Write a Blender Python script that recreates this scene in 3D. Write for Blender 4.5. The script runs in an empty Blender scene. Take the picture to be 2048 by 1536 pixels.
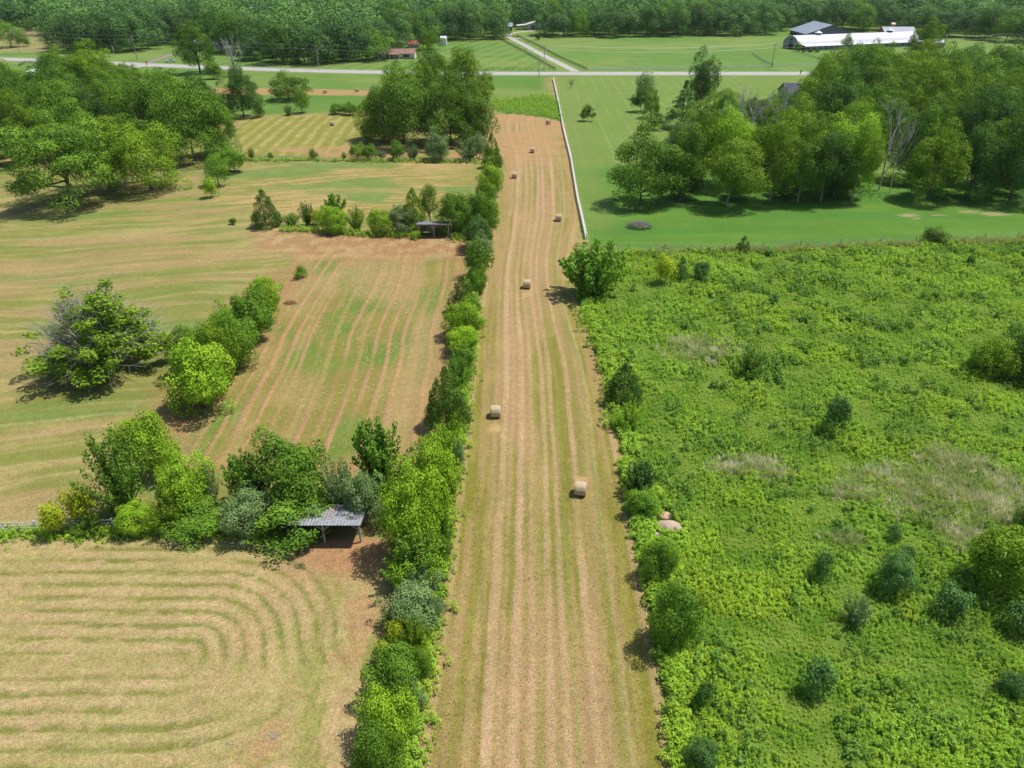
import bpy, math, random
import numpy as np
from math import radians, sin, cos, tan, atan, atan2, pi, sqrt
sc = bpy.context.scene
COL = sc.collection
# ---------------------------------------------------------------- camera
F = 1421.0; CX, CY = 1024.0, 768.0; H = 50.0
TH = atan((768 + 90) / F)
cd = bpy.data.cameras.new("camera"); cam = bpy.data.objects.new("camera", cd); COL.objects.link(cam)
cam.location = (0, 0, H); cam.rotation_euler = (pi / 2 - TH, 0, 0)
cd.sensor_width = 36; cd.lens = F / 2048 * 36; cd.clip_start = 0.5; cd.clip_end = 20000
sc.camera = cam
# ---------------------------------------------------------------- sky and sun
SUN_EL, SUN_AZ = 65.0, 70.0            # azimuth measured from +Y (away from camera) towards +X (right)
w = bpy.data.worlds.new("World"); sc.world = w; w.use_nodes = True
nt = w.node_tree; bg = nt.nodes["Background"]
sky = nt.nodes.new("ShaderNodeTexSky"); sky.sky_type = 'NISHITA'; sky.sun_disc = False
sky.sun_elevation = radians(SUN_EL); sky.sun_rotation = radians(SUN_AZ)
nt.links.new(sky.outputs[0], bg.inputs[0]); bg.inputs[1].default_value = 0.11
sd = bpy.data.lights.new("sun", 'SUN'); sd.energy = 4.2; sd.angle = radians(0.53); sd.color = (1, 0.955, 0.88)
so = bpy.data.objects.new("sun", sd); COL.objects.link(so)
so.rotation_euler = (radians(90 - SUN_EL), 0, radians(180 - SUN_AZ)); so.location = (100, 60, 200)
sc.view_settings.view_transform = 'Standard'; sc.view_settings.look = 'None'
sc.view_settings.exposure = 0.35; sc.view_settings.gamma = 1.0
sc.cycles.max_bounces = 6; sc.cycles.diffuse_bounces = 3; sc.cycles.transmission_bounces = 3
sc.cycles.caustics_reflective = False; sc.cycles.caustics_refractive = False

# ---------------------------------------------------------------- helpers
ST, CT = sin(TH), cos(TH)
def G(u, v, h=0.0):
    """point of the plane z=h that the photograph shows at pixel u,v"""
    dx = (u - CX) / F; dy = -(v - CY) / F
    d = (dx, CT + dy * ST, -ST + dy * CT)
    t = (H - h) / -d[2]
    return (d[0] * t, d[1] * t)
def GZ(v): return (H * F / CT) / (v - CY + F * tan(TH))     # depth along the optical axis of a ground row
def h_at(D, v):                                             # height that shows at row v at ground distance D
    a = TH + atan((v - CY) / F)
    return H - D * tan(a)
def lin(r, g, b):
    f = lambda c: (c / 255 / 12.92) if c / 255 <= 0.04045 else ((c / 255 + 0.055) / 1.055) ** 2.4
    return (f(r), f(g), f(b))
K = 1 / 1.72
def alb(r, g, b):                                           # albedo of a level sunlit surface seen as r,g,b
    return tuple(c * K for c in lin(r, g, b))
_rt = np.random.RandomState(5).rand(256, 256).astype(np.float32)
def vn(x, y):
    xi = np.floor(x).astype(np.int64); yi = np.floor(y).astype(np.int64)
    fx = (x - xi).astype(np.float32); fy = (y - yi).astype(np.float32)
    fx = fx * fx * (3 - 2 * fx); fy = fy * fy * (3 - 2 * fy)
    a = _rt[xi & 255, yi & 255]; b = _rt[(xi + 1) & 255, yi & 255]
    c = _rt[xi & 255, (yi + 1) & 255]; d = _rt[(xi + 1) & 255, (yi + 1) & 255]
    return (a * (1 - fx) + b * fx) * (1 - fy) + (c * (1 - fx) + d * fx) * fy
def fbm(x, y, o=4):
    s = 0; a = 0.5; t = 0
    for i in range(o):
        s = s + a * vn(x * 2 ** i + 17.3 * i, y * 2 ** i + 9.1 * i); t += a; a *= 0.5
    return s / t
def sm(a, b, x): 
    t = np.clip((x - a) / (b - a), 0, 1); return t * t * (3 - 2 * t)
def inpoly(px, py, poly):
    """signed distance, positive inside"""
    d = np.full(px.shape, 1e9, np.float32); ins = np.zeros(px.shape, bool)
    n = len(poly)
    for i in range(n):
        x0, y0 = poly[i]; x1, y1 = poly[(i + 1) % n]
        ex, ey = x1 - x0, y1 - y0; L = ex * ex + ey * ey + 1e-9
        t = np.clip(((px - x0) * ex + (py - y0) * ey) / L, 0, 1)
        d = np.minimum(d, np.hypot(px - x0 - t * ex, py - y0 - t * ey))
        c = ((y0 > py) != (y1 > py)) & (px < (x1 - x0) * (py - y0) / (y1 - y0 + 1e-12) + x0)
        ins ^= c
    return np.where(ins, d, -d)
def linedist(px, py, pl):
    d = np.full(px.shape, 1e9, np.float32)
    for (x0, y0), (x1, y1) in zip(pl[:-1], pl[1:]):
        ex, ey = x1 - x0, y1 - y0; L = ex * ex + ey * ey + 1e-9
        t = np.clip(((px - x0) * ex + (py - y0) * ey) / L, 0, 1)
        d = np.minimum(d, np.hypot(px - x0 - t * ex, py - y0 - t * ey))
    return d
def GP(pts): return [G(u, v) for u, v in pts]

def tag(o, label=None, cat=None, group=None, kind=None):
    if label: o["label"] = label
    if cat: o["category"] = cat
    if group: o["group"] = group
    if kind: o["kind"] = kind
    return o
def empty(name, loc, rz=0.0, **k):
    o = bpy.data.objects.new(name, None); COL.objects.link(o); o.location = loc; o.rotation_euler = (0, 0, rz)
    o.empty_display_size = 0.3
    return tag(o, **k)
def link(name, me, parent=None):
    o = bpy.data.objects.new(name, me); COL.objects.link(o)
    if parent: o.parent = parent
    return o
def npmesh(name, V, Q, mats, tone=None, col=None, mi=None, smooth=False):
    """V (n,3), Q (m,k) faces all of one size k"""
    me = bpy.data.meshes.new(name)
    V = np.asarray(V, np.float32); Q = np.asarray(Q, np.int32); k = Q.shape[1]
    me.vertices.add(len(V)); me.vertices.foreach_set("co", V.ravel())
    me.loops.add(Q.size); me.loops.foreach_set("vertex_index", Q.ravel())
    me.polygons.add(len(Q)); me.polygons.foreach_set("loop_start", np.arange(0, Q.size, k, dtype=np.int32))
    me.polygons.foreach_set("loop_total", np.full(len(Q), k, np.int32))
    for m in mats: me.materials.append(m)
    if mi is not None: me.polygons.foreach_set("material_index", np.asarray(mi, np.int32))
    me.polygons.foreach_set("use_smooth", np.full(len(Q), smooth, bool))
    me.update(calc_edges=True)
    if tone is not None:
        a = me.attributes.new("tone", 'FLOAT', 'POINT'); a.data.foreach_set("value", np.asarray(tone, np.float32))
    if col is not None:
        a = me.attributes.new("tint", 'FLOAT_COLOR', 'POINT')
        c = np.ones((len(V), 4), np.float32); c[:, :col.shape[1]] = col; a.data.foreach_set("color", c.ravel())
    return me

class MB:
    """collects boxes, bars, tubes and faces of one mesh"""
    def __init__(s): s.v = []; s.f = []
    def quad(s, *p):
        n = len(s.v); s.v += [tuple(q) for q in p]; s.f.append(tuple(range(n, n + len(p))))
    def box(s, c, d, rz=0.0, tilt=None):
        x, y, z = d[0] / 2, d[1] / 2, d[2] / 2; n = len(s.v); cr, sr = cos(rz), sin(rz)
        for a, b, e in ((-x, -y, -z), (x, -y, -z), (x, y, -z), (-x, y, -z), (-x, -y, z), (x, -y, z), (x, y, z), (-x, y, z)):
            s.v.append((c[0] + a * cr - b * sr, c[1] + a * sr + b * cr, c[2] + e))
        for q in ((0, 3, 2, 1), (4, 5, 6, 7), (0, 1, 5, 4), (1, 2, 6, 5), (2, 3, 7, 6), (3, 0, 4, 7)):
            s.f.append(tuple(n + i for i in q))
    def bar(s, a, b, w, h):
        """rectangular bar from a to b"""
        a = np.array(a, float); b = np.array(b, float); d = b - a; L = np.linalg.norm(d); d /= L
        up = np.array((0, 0, 1.0)) if abs(d[2]) < 0.95 else np.array((0, 1.0, 0))
        sx = np.cross(d, up); sx /= np.linalg.norm(sx); u = np.cross(sx, d); n = len(s.v)
        for p in (a, b):
            for i, j in ((-1, -1), (1, -1), (1, 1), (-1, 1)):
                s.v.append(tuple(p + sx * i * w / 2 + u * j * h / 2))
        for q in ((0, 1, 2, 3), (7, 6, 5, 4), (0, 4, 5, 1), (1, 5, 6, 2), (2, 6, 7, 3), (3, 7, 4, 0)):
            s.f.append(tuple(n + i for i in q))
    def tube(s, pts, rad, k=6, cap=True):
        pts = [np.array(p, float) for p in pts]; n = len(s.v)
        for i, p in enumerate(pts):
            d = pts[min(i + 1, len(pts) - 1)] - pts[max(i - 1, 0)]; d /= (np.linalg.norm(d) + 1e-9)
            up = np.array((0, 0, 1.0)) if abs(d[2]) < 0.9 else np.array((1.0, 0, 0))
            a = np.cross(d, up); a /= np.linalg.norm(a); b = np.cross(d, a)
            for j in range(k):
                t = 2 * pi * j / k; s.v.append(tuple(p + (a * cos(t) + b * sin(t)) * rad[i]))
        for i in range(len(pts) - 1):
            for j in range(k):
                s.f.append((n + i * k + j, n + i * k + (j + 1) % k, n + (i + 1) * k + (j + 1) % k, n + (i + 1) * k + j))
        if cap:
            s.f.append(tuple(n + j for j in range(k))); m = n + (len(pts) - 1) * k
            s.f.append(tuple(m + k - 1 - j for j in range(k)))
    def mesh(s, name, mat):
        me = bpy.data.meshes.new(name); me.from_pydata(s.v, [], s.f)
        for m in (mat if isinstance(mat, (list, tuple)) else [mat]): me.materials.append(m)
        me.update(); return me
    def build(s, name, mat, parent=None, bevel=0):
        import bmesh
        me = s.mesh(name, mat); bm = bmesh.new(); bm.from_mesh(me)
        bmesh.ops.recalc_face_normals(bm, faces=bm.faces)
        if bevel: bmesh.ops.bevel(bm, geom=list(bm.edges), offset=bevel, segments=1, affect='EDGES')
        bm.to_mesh(me); bm.free(); return link(name, me, parent)

# ---------------------------------------------------------------- materials
def newmat(name):
    m = bpy.data.materials.new(name); m.use_nodes = True; n = m.node_tree
    return m, n, n.nodes["Principled BSDF"]
def N(n, t, **k):
    x = n.nodes.new(t)
    for a, b in k.items(): setattr(x, a, b)
    return x
def noise(n, scale, detail=3, rough=0.6, vec=None):
    x = N(n, "ShaderNodeTexNoise"); x.inputs["Scale"].default_value = scale; x.inputs["Detail"].default_value = detail
    x.inputs["Roughness"].default_value = rough
    if vec: n.links.new(vec, x.inputs["Vector"])
    return x.outputs["Fac"]
def rng(n, src, a, b, c=0.3, d=0.7):
    x = N(n, "ShaderNodeMapRange"); x.inputs[1].default_value = c; x.inputs[2].default_value = d
    x.inputs[3].default_value = a; x.inputs[4].default_value = b; n.links.new(src, x.inputs[0]); return x.outputs[0]
def mixc(n, fac, a, b, mode='MIX'):
    x = N(n, "ShaderNodeMix", data_type='RGBA', blend_type=mode)
    for i, s in ((0, fac), (6, a), (7, b)):
        if isinstance(s, (int, float)): x.inputs[i].default_value = s
        elif isinstance(s, tuple): x.inputs[i].default_value = (*s[:3], 1)
        else: n.links.new(s, x.inputs[i])
    return x.outputs[2]
def math_(n, op, a, b):
    x = N(n, "ShaderNodeMath", operation=op)
    for i, s in ((0, a), (1, b)):
        if isinstance(s, (int, float)): x.inputs[i].default_value = s
        else: n.links.new(s, x.inputs[i])
    return x.outputs[0]
def surf(name, col, rough=0.8, var=0.2, scale=3.0, metal=0.0, col2=None, stretch=None):
    m, n, b = newmat(name)
    tc = N(n, "ShaderNodeTexCoord").outputs["Object"]
    if stretch:
        mp = N(n, "ShaderNodeMapping"); mp.inputs["Scale"].default_value = stretch; n.links.new(tc, mp.inputs[0]); tc = mp.outputs[0]
    f = noise(n, scale, 5, 0.65, tc)
    c2 = col2 or tuple(c * (1 - 2 * var) for c in col)
    c1 = col if col2 else tuple(min(1, c * (1 + var)) for c in col)
    n.links.new(mixc(n, rng(n, f, 0, 1), c1, c2), b.inputs["Base Color"])
    b.inputs["Roughness"].default_value = rough; b.inputs["Metallic"].default_value = metal
    b.inputs["Specular IOR Level"].default_value = 0.3
    return m
def leafmat(name, col, col2, trans=0.22, gloss=0.12):
    m, n, b = newmat(name)
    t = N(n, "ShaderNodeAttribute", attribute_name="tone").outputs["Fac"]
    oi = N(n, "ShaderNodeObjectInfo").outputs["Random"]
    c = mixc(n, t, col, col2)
    v = rng(n, oi, 0.82, 1.2, 0, 1)
    mul = N(n, "ShaderNodeVectorMath", operation='SCALE'); n.links.new(c, mul.inputs[0]); n.links.new(v, mul.inputs["Scale"])
    c = mul.outputs[0]
    n.links.new(c, b.inputs["Base Color"]); b.inputs["Roughness"].default_value = 0.62
    b.inputs["Specular IOR Level"].default_value = gloss
    tr = N(n, "ShaderNodeBsdfTranslucent"); 
    sc2 = N(n, "ShaderNodeVectorMath", operation='MULTIPLY'); n.links.new(c, sc2.inputs[0]); sc2.inputs[1].default_value = (1.25, 1.3, 0.6)
    n.links.new(sc2.outputs[0], tr.inputs[0])
    mx = N(n, "ShaderNodeMixShader"); mx.inputs[0].default_value = trans
    n.links.new(b.outputs[0], mx.inputs[1]); n.links.new(tr.outputs[0], mx.inputs[2])
    n.links.new(mx.outputs[0], n.nodes["Material Output"].inputs[0])
    return m
LM = {
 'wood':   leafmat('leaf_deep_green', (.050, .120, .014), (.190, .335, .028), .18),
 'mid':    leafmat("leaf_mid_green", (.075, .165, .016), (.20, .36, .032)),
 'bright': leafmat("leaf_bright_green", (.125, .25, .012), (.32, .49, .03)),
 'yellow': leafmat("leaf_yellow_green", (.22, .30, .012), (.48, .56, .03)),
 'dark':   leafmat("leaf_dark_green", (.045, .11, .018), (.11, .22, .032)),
 'blue':   leafmat("leaf_blue_green", (.055, .135, .034), (.155, .29, .066)),
 'grey':   leafmat("leaf_grey_green", (.11, .18, .06), (.24, .35, .12)),
 'cedar':  leafmat("leaf_cedar_green", (.055, .11, .014), (.16, .26, .034), 0.2),
 'olive':  leafmat("leaf_olive_green", (.085, .165, .010), (.25, .385, .024)),
 'far':    leafmat("leaf_far_green", (.032, .095, .034), (.150, .275, .060), .16),
}
BARK = surf("bark_grey_brown", (.13, .105, .08), .9, .3, 2.0)
BARKL = surf("bark_pale_grey", (.30, .28, .24), .9, .25, 2.0)
# ---------------------------------------------------------------- the ground
strip_px_L = [(805, 1700), (835, 1536), (850, 1440), (880, 1290), (897, 1130), (915, 990), (935, 850), (945, 730), (962, 600), (975, 520), (988, 450), (993, 380), (1003, 320), (985, 285), (965, 260), (985, 234)]
strip_px_R = [(1375, 1700), (1352, 1536), (1330, 1400), (1303, 1250), (1275, 1110), (1252, 1010), (1240, 930), (1232, 850), (1212, 740), (1190, 660), (1165, 610), (1128, 575), (1125, 530), (1152, 480), (1158, 440), (1150, 360), (1140, 300), (1128, 245)]
SL = GP(strip_px_L); SR = GP(strip_px_R)
STRIP = SL + GP([(1000, 228), (1060, 232), (1110, 240)]) + SR[::-1]
NEARF = GP([(-500, 1800), (-500, 1090), (0, 1078), (250, 1074), (470, 1072), (560, 1085), (640, 1075), (735, 1070), (800, 1090), (790, 1200), (775, 1280), (745, 1400), (715, 1500), (690, 1800)])
MIDF = GP([(350, 930), (360, 850), (430, 760), (520, 670), (575, 560), (590, 500), (640, 466), (800, 470), (930, 478), (940, 520), (905, 620), (890, 760), (850, 880), (800, 930), (600, 960)])
EFIELD = GP([(370, 330), (500, 322), (700, 322), (955, 322), (960, 380), (930, 440), (700, 440), (520, 430), (420, 400)])
FFIELD = GP([(462, 300), (485, 240), (560, 232), (700, 232), (760, 236), (760, 312), (600, 312), (480, 310)])
SHEDY = GP([(500, 465), (560, 455), (700, 466), (930, 476), (940, 500), (900, 520), (720, 515), (600, 520), (520, 500)])
MEADOW = GP([(1375, 1700), (1352, 1536), (1303, 1250), (1252, 1010), (1232, 850), (1212, 740), (1190, 660), (1150, 600), (1180, 512), (1250, 505), (1500, 502), (1700, 496), (1900, 488), (2300, 470), (2600, 800), (3000, 1700), (3000, 2400), (1450, 2400)])
LAWN = GP([(1112, 156), (1128, 245), (1150, 360), (1180, 500), (1250, 502), (1500, 500), (1700, 494), (1900, 486), (2300, 466), (2500, 380), (2400, 250), (2200, 152), (1620, 152), (1300, 152)])
TALLG = GP([(975, 205), (1000, 200), (1090, 190), (1116, 200), (1128, 243), (1060, 230), (1000, 226), (985, 215)])
HAYT = GP([(350, 178), (480, 175), (640, 178), (760, 182), (760, 192), (600, 190), (450, 190), (350, 186)])
ISL = GP([(345, 840), (400, 740), (470, 650), (560, 555)])
STEPS = [1.0, 3.3, 4.9, 6.2, 7.4, 8.6, 9.7, 10.6, 11.7, 13.0, 15.0, 17.4]
def lerp_edge(E, y):
    ys = np.array([p[1] for p in E]); xs = np.array([p[0] for p in E]); o = np.argsort(ys)
    return np.interp(y, ys[o], xs[o])
def paint(x, y):
    """ground cover colour (albedo), relief in metres and grain for world points x,y"""
    D = np.hypot(x, y)
    L1 = fbm(x * .02 + 3, y * .02, 4); L2 = fbm(x * .09, y * .09 + 7, 4); L3 = fbm(x * .5, y * .5, 3); L4 = fbm(x * 1.7, y * 1.7, 2)
    wob = (fbm(x * .35 + 31, y * .35, 3) - .5)
    C = lambda *c: np.array(alb(*c), np.float32)[None, None, :]
    def mix(a, b, t): return a * (1 - t[..., None]) + b * t[..., None]
    # default: left pasture, streaked by raking curves
    straw, pink, olive, green, soil = C(190, 172, 114), C(190, 160, 114), C(152, 154, 80), C(118, 152, 74), C(180, 128, 84)
    q = y - .10 * x + 1.5 * (L2 - .5) + 8 * (fbm(x * .03 + 50, y * .03, 2) - .5) + 6 * (fbm(x * .012, y * .012, 2) - .5) + 14 * np.exp(-((x + 95) ** 2 + (y - 150) ** 2) / 3000)
    st = fbm(x * .06, q * .75, 4)
    col = mix(np.broadcast_to(olive, x.shape + (3,)), straw, sm(.42, .66, st * .6 + L2 * .4))
    col = mix(col, green, sm(.46, .7, L1 * .35 + fbm(x * .05 + 9, q * .28, 3) * .65) * .65)
    col = mix(col, pink, sm(.52, .75, fbm(x * .04 + 40, q * .2, 4)) * .7)
    rel = .05 * sm(.5, .7, st)
    line = sm(.86, .97, np.sin(q * 2 * pi / 3.4 + 3 * L2) * .5 + .5) * sm(.4, .6, fbm(x * .05, y * .05 + 5, 2))
    col = mix(col, C(204, 186, 132), line * .4)
    # everything beyond the near fields is grass
    far = sm(0, 8, inpoly(x, y, GP([(-3000, 236), (480, 236), (770, 225), (985, 210), (1110, 200), (1110, 156), (3000, 156), (3000, -60), (-3000, -60)])))
    fg = mix(np.broadcast_to(C(116, 154, 68), x.shape + (3,)), C(140, 162, 82), sm(.4, .65, L1))
    fg = mix(fg, C(102, 144, 60), sm(.45, .7, L2) * .5)
    # mowing lines of the paddocks beyond the road
    mow = np.sin((x * .95 - y * .30) * 2 * pi / 9.0 + L2) * .5 + .5
    mow2 = np.sin((x * .45 + y * .9 + .0008 * x * x) * 2 * pi / 11.0) * .5 + .5
    ph = np.where(x > 20, mow2, mow)
    fg = mix(fg, C(150, 178, 100), sm(.45, .95, ph) * .42 * sm(385, 392, y))
    col = mix(col, fg, far)
    # dry pasture at top left, beyond the road
    dp = sm(-4, 6, inpoly(x, y, GP([(-400, 60), (100, 60), (135, 95), (100, 104), (0, 106), (-400, 100)])) + 8 * wob)
    col = mix(col, mix(np.broadcast_to(C(160, 162, 98), x.shape + (3,)), C(178, 164, 112), sm(.4, .6, L2)), dp)
    # raked hay strip before the road
    ht = sm(-1, 2, inpoly(x, y, HAYT) + 3 * wob); col = mix(col, mix(np.broadcast_to(C(184, 160, 102), x.shape + (3,)), C(202, 160, 112), L3), ht)
    # far left hay field with fanned rows
    ff = sm(-.6, .8, inpoly(x, y, FFIELD) + 2.5 * wob)
    fx = x + 60 + .0016 * (y - 225) * (x + 40) + 3.5 * np.sin((y - 225) * .03)
    s = sm(.4, .9, np.sin(fx * 2 * pi / 4.3 + 2 * L2) * .5 + .5) * sm(.3, .55, L3 * .5 + L4 * .5)
    c = mix(np.broadcast_to(C(158, 158, 78), x.shape + (3,)), C(196, 180, 112), s)
    c = mix(c, straw, sm(206, 196, y)); col = mix(col, c, ff); rel = rel * (1 - ff) + ff * s * .05
    col = mix(col, C(196, 162, 112), sm(-2, 2, inpoly(x, y, GP([(470, 298), (760, 290), (960, 300), (962, 322), (480, 320)])) + 4 * wob) * sm(.35, .6, L2))
    # field E, level rows
    ef = sm(-.5, 3, inpoly(x, y, EFIELD) + 2 * wob)
    st2 = fbm(x * .05, y * 1.1 + .004 * x * x, 4); rows = np.sin(y * 2 * pi / 2.6 + 1.5 * L2 + .0008 * x * x) * .5 + .5
    c = mix(np.broadcast_to(C(160, 156, 84), x.shape + (3,)), C(204, 176, 120), sm(.38, .62, st2 * .55 + rows * .18 + L2 * .27))
    c = mix(c, C(120, 156, 80), sm(.5, .68, fbm(x * .05 + 11, y * .13, 3)) * .75)
    col = mix(col, c, ef)
    # middle field, rows running away from the camera
    mf = sm(-.5, .6, inpoly(x, y, MIDF) + 1.4 * wob)
    vv = x + .5 * np.sin((y - 80) * .035) + .55 * (fbm(x * .05, y * .05, 2) - .5) * 2.4 + .18 * (L3 - .5)
    r = np.sin(vv * 2 * pi / 2.05) * .5 + .5
    s = sm(.62, .96, r + .5 * (fbm(vv * .35 + 3, y * .03, 3) - .5)) * sm(.25, .6, fbm(x * .5, y * .05, 3))
    gpat = sm(.42, .6, fbm(x * .16 + 5, y * .10 + 2, 3)) 
    c = mix(np.broadcast_to(C(160, 150, 80), x.shape + (3,)), C(112, 150, 62), gpat * (.45 + .5 * L3))
    c = mix(c, C(196, 170, 112), sm(.5, .66, fbm(vv * .9, y * .03 + 9, 3)) * .5); c = mix(c, C(198, 158, 116), s * .95)
    dry = sm(.42, .68, fbm(x * .09 + 71, y * .05 + 3, 4)) ; c = mix(c, C(200, 168, 120), dry * .6)
    c = mix(c, C(186, 142, 102), sm(122, 136, y) * .75 * sm(.3, .5, L2))
    fade = sm(4, 0, inpoly(x, y, MIDF)); c = mix(c, C(190, 152, 106), fade * .7)
    col = mix(col, c, mf); rel = rel * (1 - mf) + mf * s * .09
    sy = sm(-1.5, 2, inpoly(x, y, SHEDY) + 3 * wob); col = mix(col, mix(np.broadcast_to(C(188, 146, 106), x.shape + (3,)), C(205, 174, 124), sm(.4, .65, L3)), sy * .8)
    # worn fringe east of the shrub island
    fr = sm(7, 1, linedist(x, y, ISL)); col = mix(col, C(186, 146, 100), fr * .7 * sm(.3, .55, L2 + .15))
    # near left field, racetrack rows
    nf = sm(-.3, .5, inpoly(x, y, NEARF) + 1.0 * wob)
    dx = np.maximum(x + 27.5, 0) * (.7 + .3 * sm(33, 41, y))
    d = np.hypot(dx, y - 38.7) + .3 * (L3 - .5) + .45 * (fbm(x * .12, y * .12, 2) - .5)
    r = np.cos((d - .35) * 2 * pi / 1.53) * .5 + .5                   # 1 on the green bands
    keep = sm(15.2, 13.0, d + 1.5 * wob) * np.where(y < 38.2, sm(-15, -22, x + 5 * wob), 1.0) * (1 - .8 * sm(.5, .68, fbm(x * .13 + 2, y * .5, 3)))
    fine = sm(.55, .95, np.cos(d * 2 * pi / .51 + 1.5 * L2) * .5 + .5 + .5 * (L4 - .5)); gr = np.clip(sm(.62, 1.0, r + .6 * (L3 - .5) + .5 * (L4 - .5)) + .28 * fine, 0, 1) * keep
    c = mix(np.broadcast_to(C(196, 178, 120), x.shape + (3,)), C(206, 178, 130), sm(.35, .6, L2))
    c = mix(c, C(166, 164, 90), sm(.5, .66, fbm(x * .25, y * .6 + 30, 3)) * .35); c = mix(c, C(142, 144, 66), gr * .85); c = mix(c, C(218, 202, 150), sm(.62, .9, 1 - r + .8 * (L4 - .5)) * keep * .2)
    c = mix(c, C(136, 152, 70), gr * sm(.45, .65, L2) * .4)
    rd = sm(14, 18, np.hypot(dx, y - 38.7) + 5 * (L2 - .5)) * sm(-14, -9, x + 4 * wob); c = mix(c, C(196, 150, 104), np.clip(rd, 0, 1) * .6); c = mix(c, C(196, 156, 112), sm(44, 50, y + 5 * wob) * sm(-27, -20, x + 6 * wob) * .65)
    c = mix(c, C(196, 148, 108), sm(6, 2, np.hypot(x + 15.5, (y - 51.5) * 1.2) + 3 * wob) * .9)
    c = mix(c, C(202, 152, 112), sm(.60, .72, fbm(x * .16 + 21, y * .16, 3)) * .5 * sm(-26, -18, x))
    gx = sm(.5, .62, fbm(x * 1.1, y * .18, 3)) * sm(-19, -14, x) * sm(-9.5, -11.5, x); c = mix(c, C(150, 158, 74), gx * .7)
    col = mix(col, c, nf); rel = rel * (1 - nf) + nf * ((1 - gr) * .09)
    # the mown strip
    xl = lerp_edge(SL, y); xr = lerp_edge(SR, y); W = np.maximum(xr - xl, 1)
    a = sm(-.25, .35, inpoly(x, y, STRIP) + .7 * wob)
    xls = sum(lerp_edge(SL, y + o) for o in (-18, -12, -6, 0, 6, 12, 18)) / 7; xrs = sum(lerp_edge(SR, y + o) for o in (-18, -12, -6, 0, 6, 12, 18)) / 7
    vr = (x - xls) / np.maximum(xrs - xls, 1) * 18.4 + .25 * (fbm(x * .3, y * .09, 2) - .5) + .12 * (L3 - .5)
    base = mix(np.broadcast_to(C(150, 144, 64), x.shape + (3,)), C(168, 156, 82), sm(.4, .62, fbm(x * .9, y * .10, 4)))
    base = mix(base, C(194, 166, 114), sm(85, 140, y) * .55 + 0 * x)
    base = mix(base, C(192, 160, 114), sm(.52, .68, fbm(vr * 1.15, y * .045 + 3, 3)) * .6); base = mix(base, C(198, 164, 120), sm(.5, .7, fbm(vr * 2.6 + 9, y * .03 + 11, 3)) * .5); base = mix(base, C(146, 142, 62), sm(.55, .7, fbm(vr * .8 + 40, y * .06, 3)) * .5)
    s = 0 * x; gs = 0 * x
    for i, (p, wd, am, kind) in enumerate([(.35, .35, .7, 0), (3.4, .35, .35, 0), (4.75, .48, 1, 0), (5.6, .22, .5, 0), (6.75, .40, .95, 0), (8.1, .34, .6, 0), (8.75, .25, .35, 1), (9.6, .33, .9, 0), (10.75, .33, .8, 0), (11.55, .16, .8, 1), (13.0, .36, .9, 0), (14.15, .3, .35, 1), (15.15, .30, .8, 1), (15.4, .2, .6, 0), (18.05, .45, .7, 0)]):
        ww = wd * (.75 + .5 * fbm(y * .08 + 13 * i, y * 0 + i, 2)); pp = p + .16 * (fbm(y * .035 + 5 * i, y * 0 + 3.3 * i, 3) - .5) * 2
        k = sm(1.25, .55, np.abs(vr - pp) / ww) * am * (.15 + 1.15 * fbm(y * .07 + 7 * i, x * .2 + i, 4))
        if kind: gs = np.maximum(gs, k)
        else: s = np.maximum(s, k)
    cen = sm(.42, .62, fbm(x * .25 + 8, y * .035, 3)) * sm(8, 3, np.abs(vr - 8.5)); base = mix(base, C(200, 162, 122), cen * .7)
    c = mix(base, C(212, 178, 138), np.clip(s * 1.1, 0, 1)); c = mix(c, C(160, 172, 96), np.clip(gs, 0, 1) * .75)
    c = mix(c, C(204, 164, 116), sm(190, 225, y) * sm(.3, .5, L2 + .1) * .8)
    for bu, bv in ((990, 856), (1055, 590), (1163, 962)):
        bx, by = G(bu, bv); c = mix(c, C(216, 180, 128), sm(.95, .7, np.maximum(np.abs(x - bx) / .95, np.abs(y - by) / 1.0) + .3 * (L4 - .5)) * .85)
    col = mix(col, c, a); rel = rel * (1 - a) + a * np.clip(s + gs * .6, 0, 1) * .06
    col = mix(col, C(206, 170, 118), sm(.55, .2, np.abs(inpoly(x, y, STRIP) - .1) + .6 * wob) * .65 * sm(30, 28, np.abs(x)) * sm(.35, .5, L3))
    # lawn on the right
    lw = sm(-.4, .6, inpoly(x, y, LAWN) + .5 * wob)
    fan = x + (y - 160) * -.02
    ml = sm(.86, .99, np.sin(fan * 2 * pi / 4.6 + .3 * L2) * .5 + .5) * sm(.35, .5, fbm(x * .2, y * .05, 2))
    up = sm(196, 206, y + 5 * wob + .12 * (x - 20)); 
    c = mix(np.broadcast_to(C(106, 150, 58), x.shape + (3,)), C(136, 160, 80), up)
    c = mix(c, C(118, 160, 66), sm(.42, .64, fbm(x * .04, y * .35, 4)) * .7 * (1 - up * .6)); c = mix(c, C(84, 140, 58), sm(.5, .7, fbm(x * .03 + 4, y * .2, 4)) * .5 * (1 - up)); c = mix(c, C(164, 180, 104), ml * (.04 + .34 * up))
    edge = sm(9, 1, np.abs(x - lerp_edge(SR, y) - 3)) * sm(140, 150, y); c = mix(c, C(138, 158, 82), edge * .6)
    for bu, bv, bw in ((1815, 431, 26), (1990, 428, 32), (1940, 424, 20), (1832, 437, 10), (1878, 430, 14), (1790, 436, 8)):
        bx, by = G(bu, bv); ww = bw * GZ(bv) / F; c = mix(c, C(196, 172, 138), sm(1.3, .5, np.hypot((x - bx) / ww, (y - by) / (ww * .35)) + 1.2 * (L4 - .5) + .8 * wob) * .8)
    c = c * (1 + .10 * (L3 - .5) + .12 * (L2 - .5))[..., None]
    col = mix(col, c, lw); rel = rel * (1 - lw)
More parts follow.
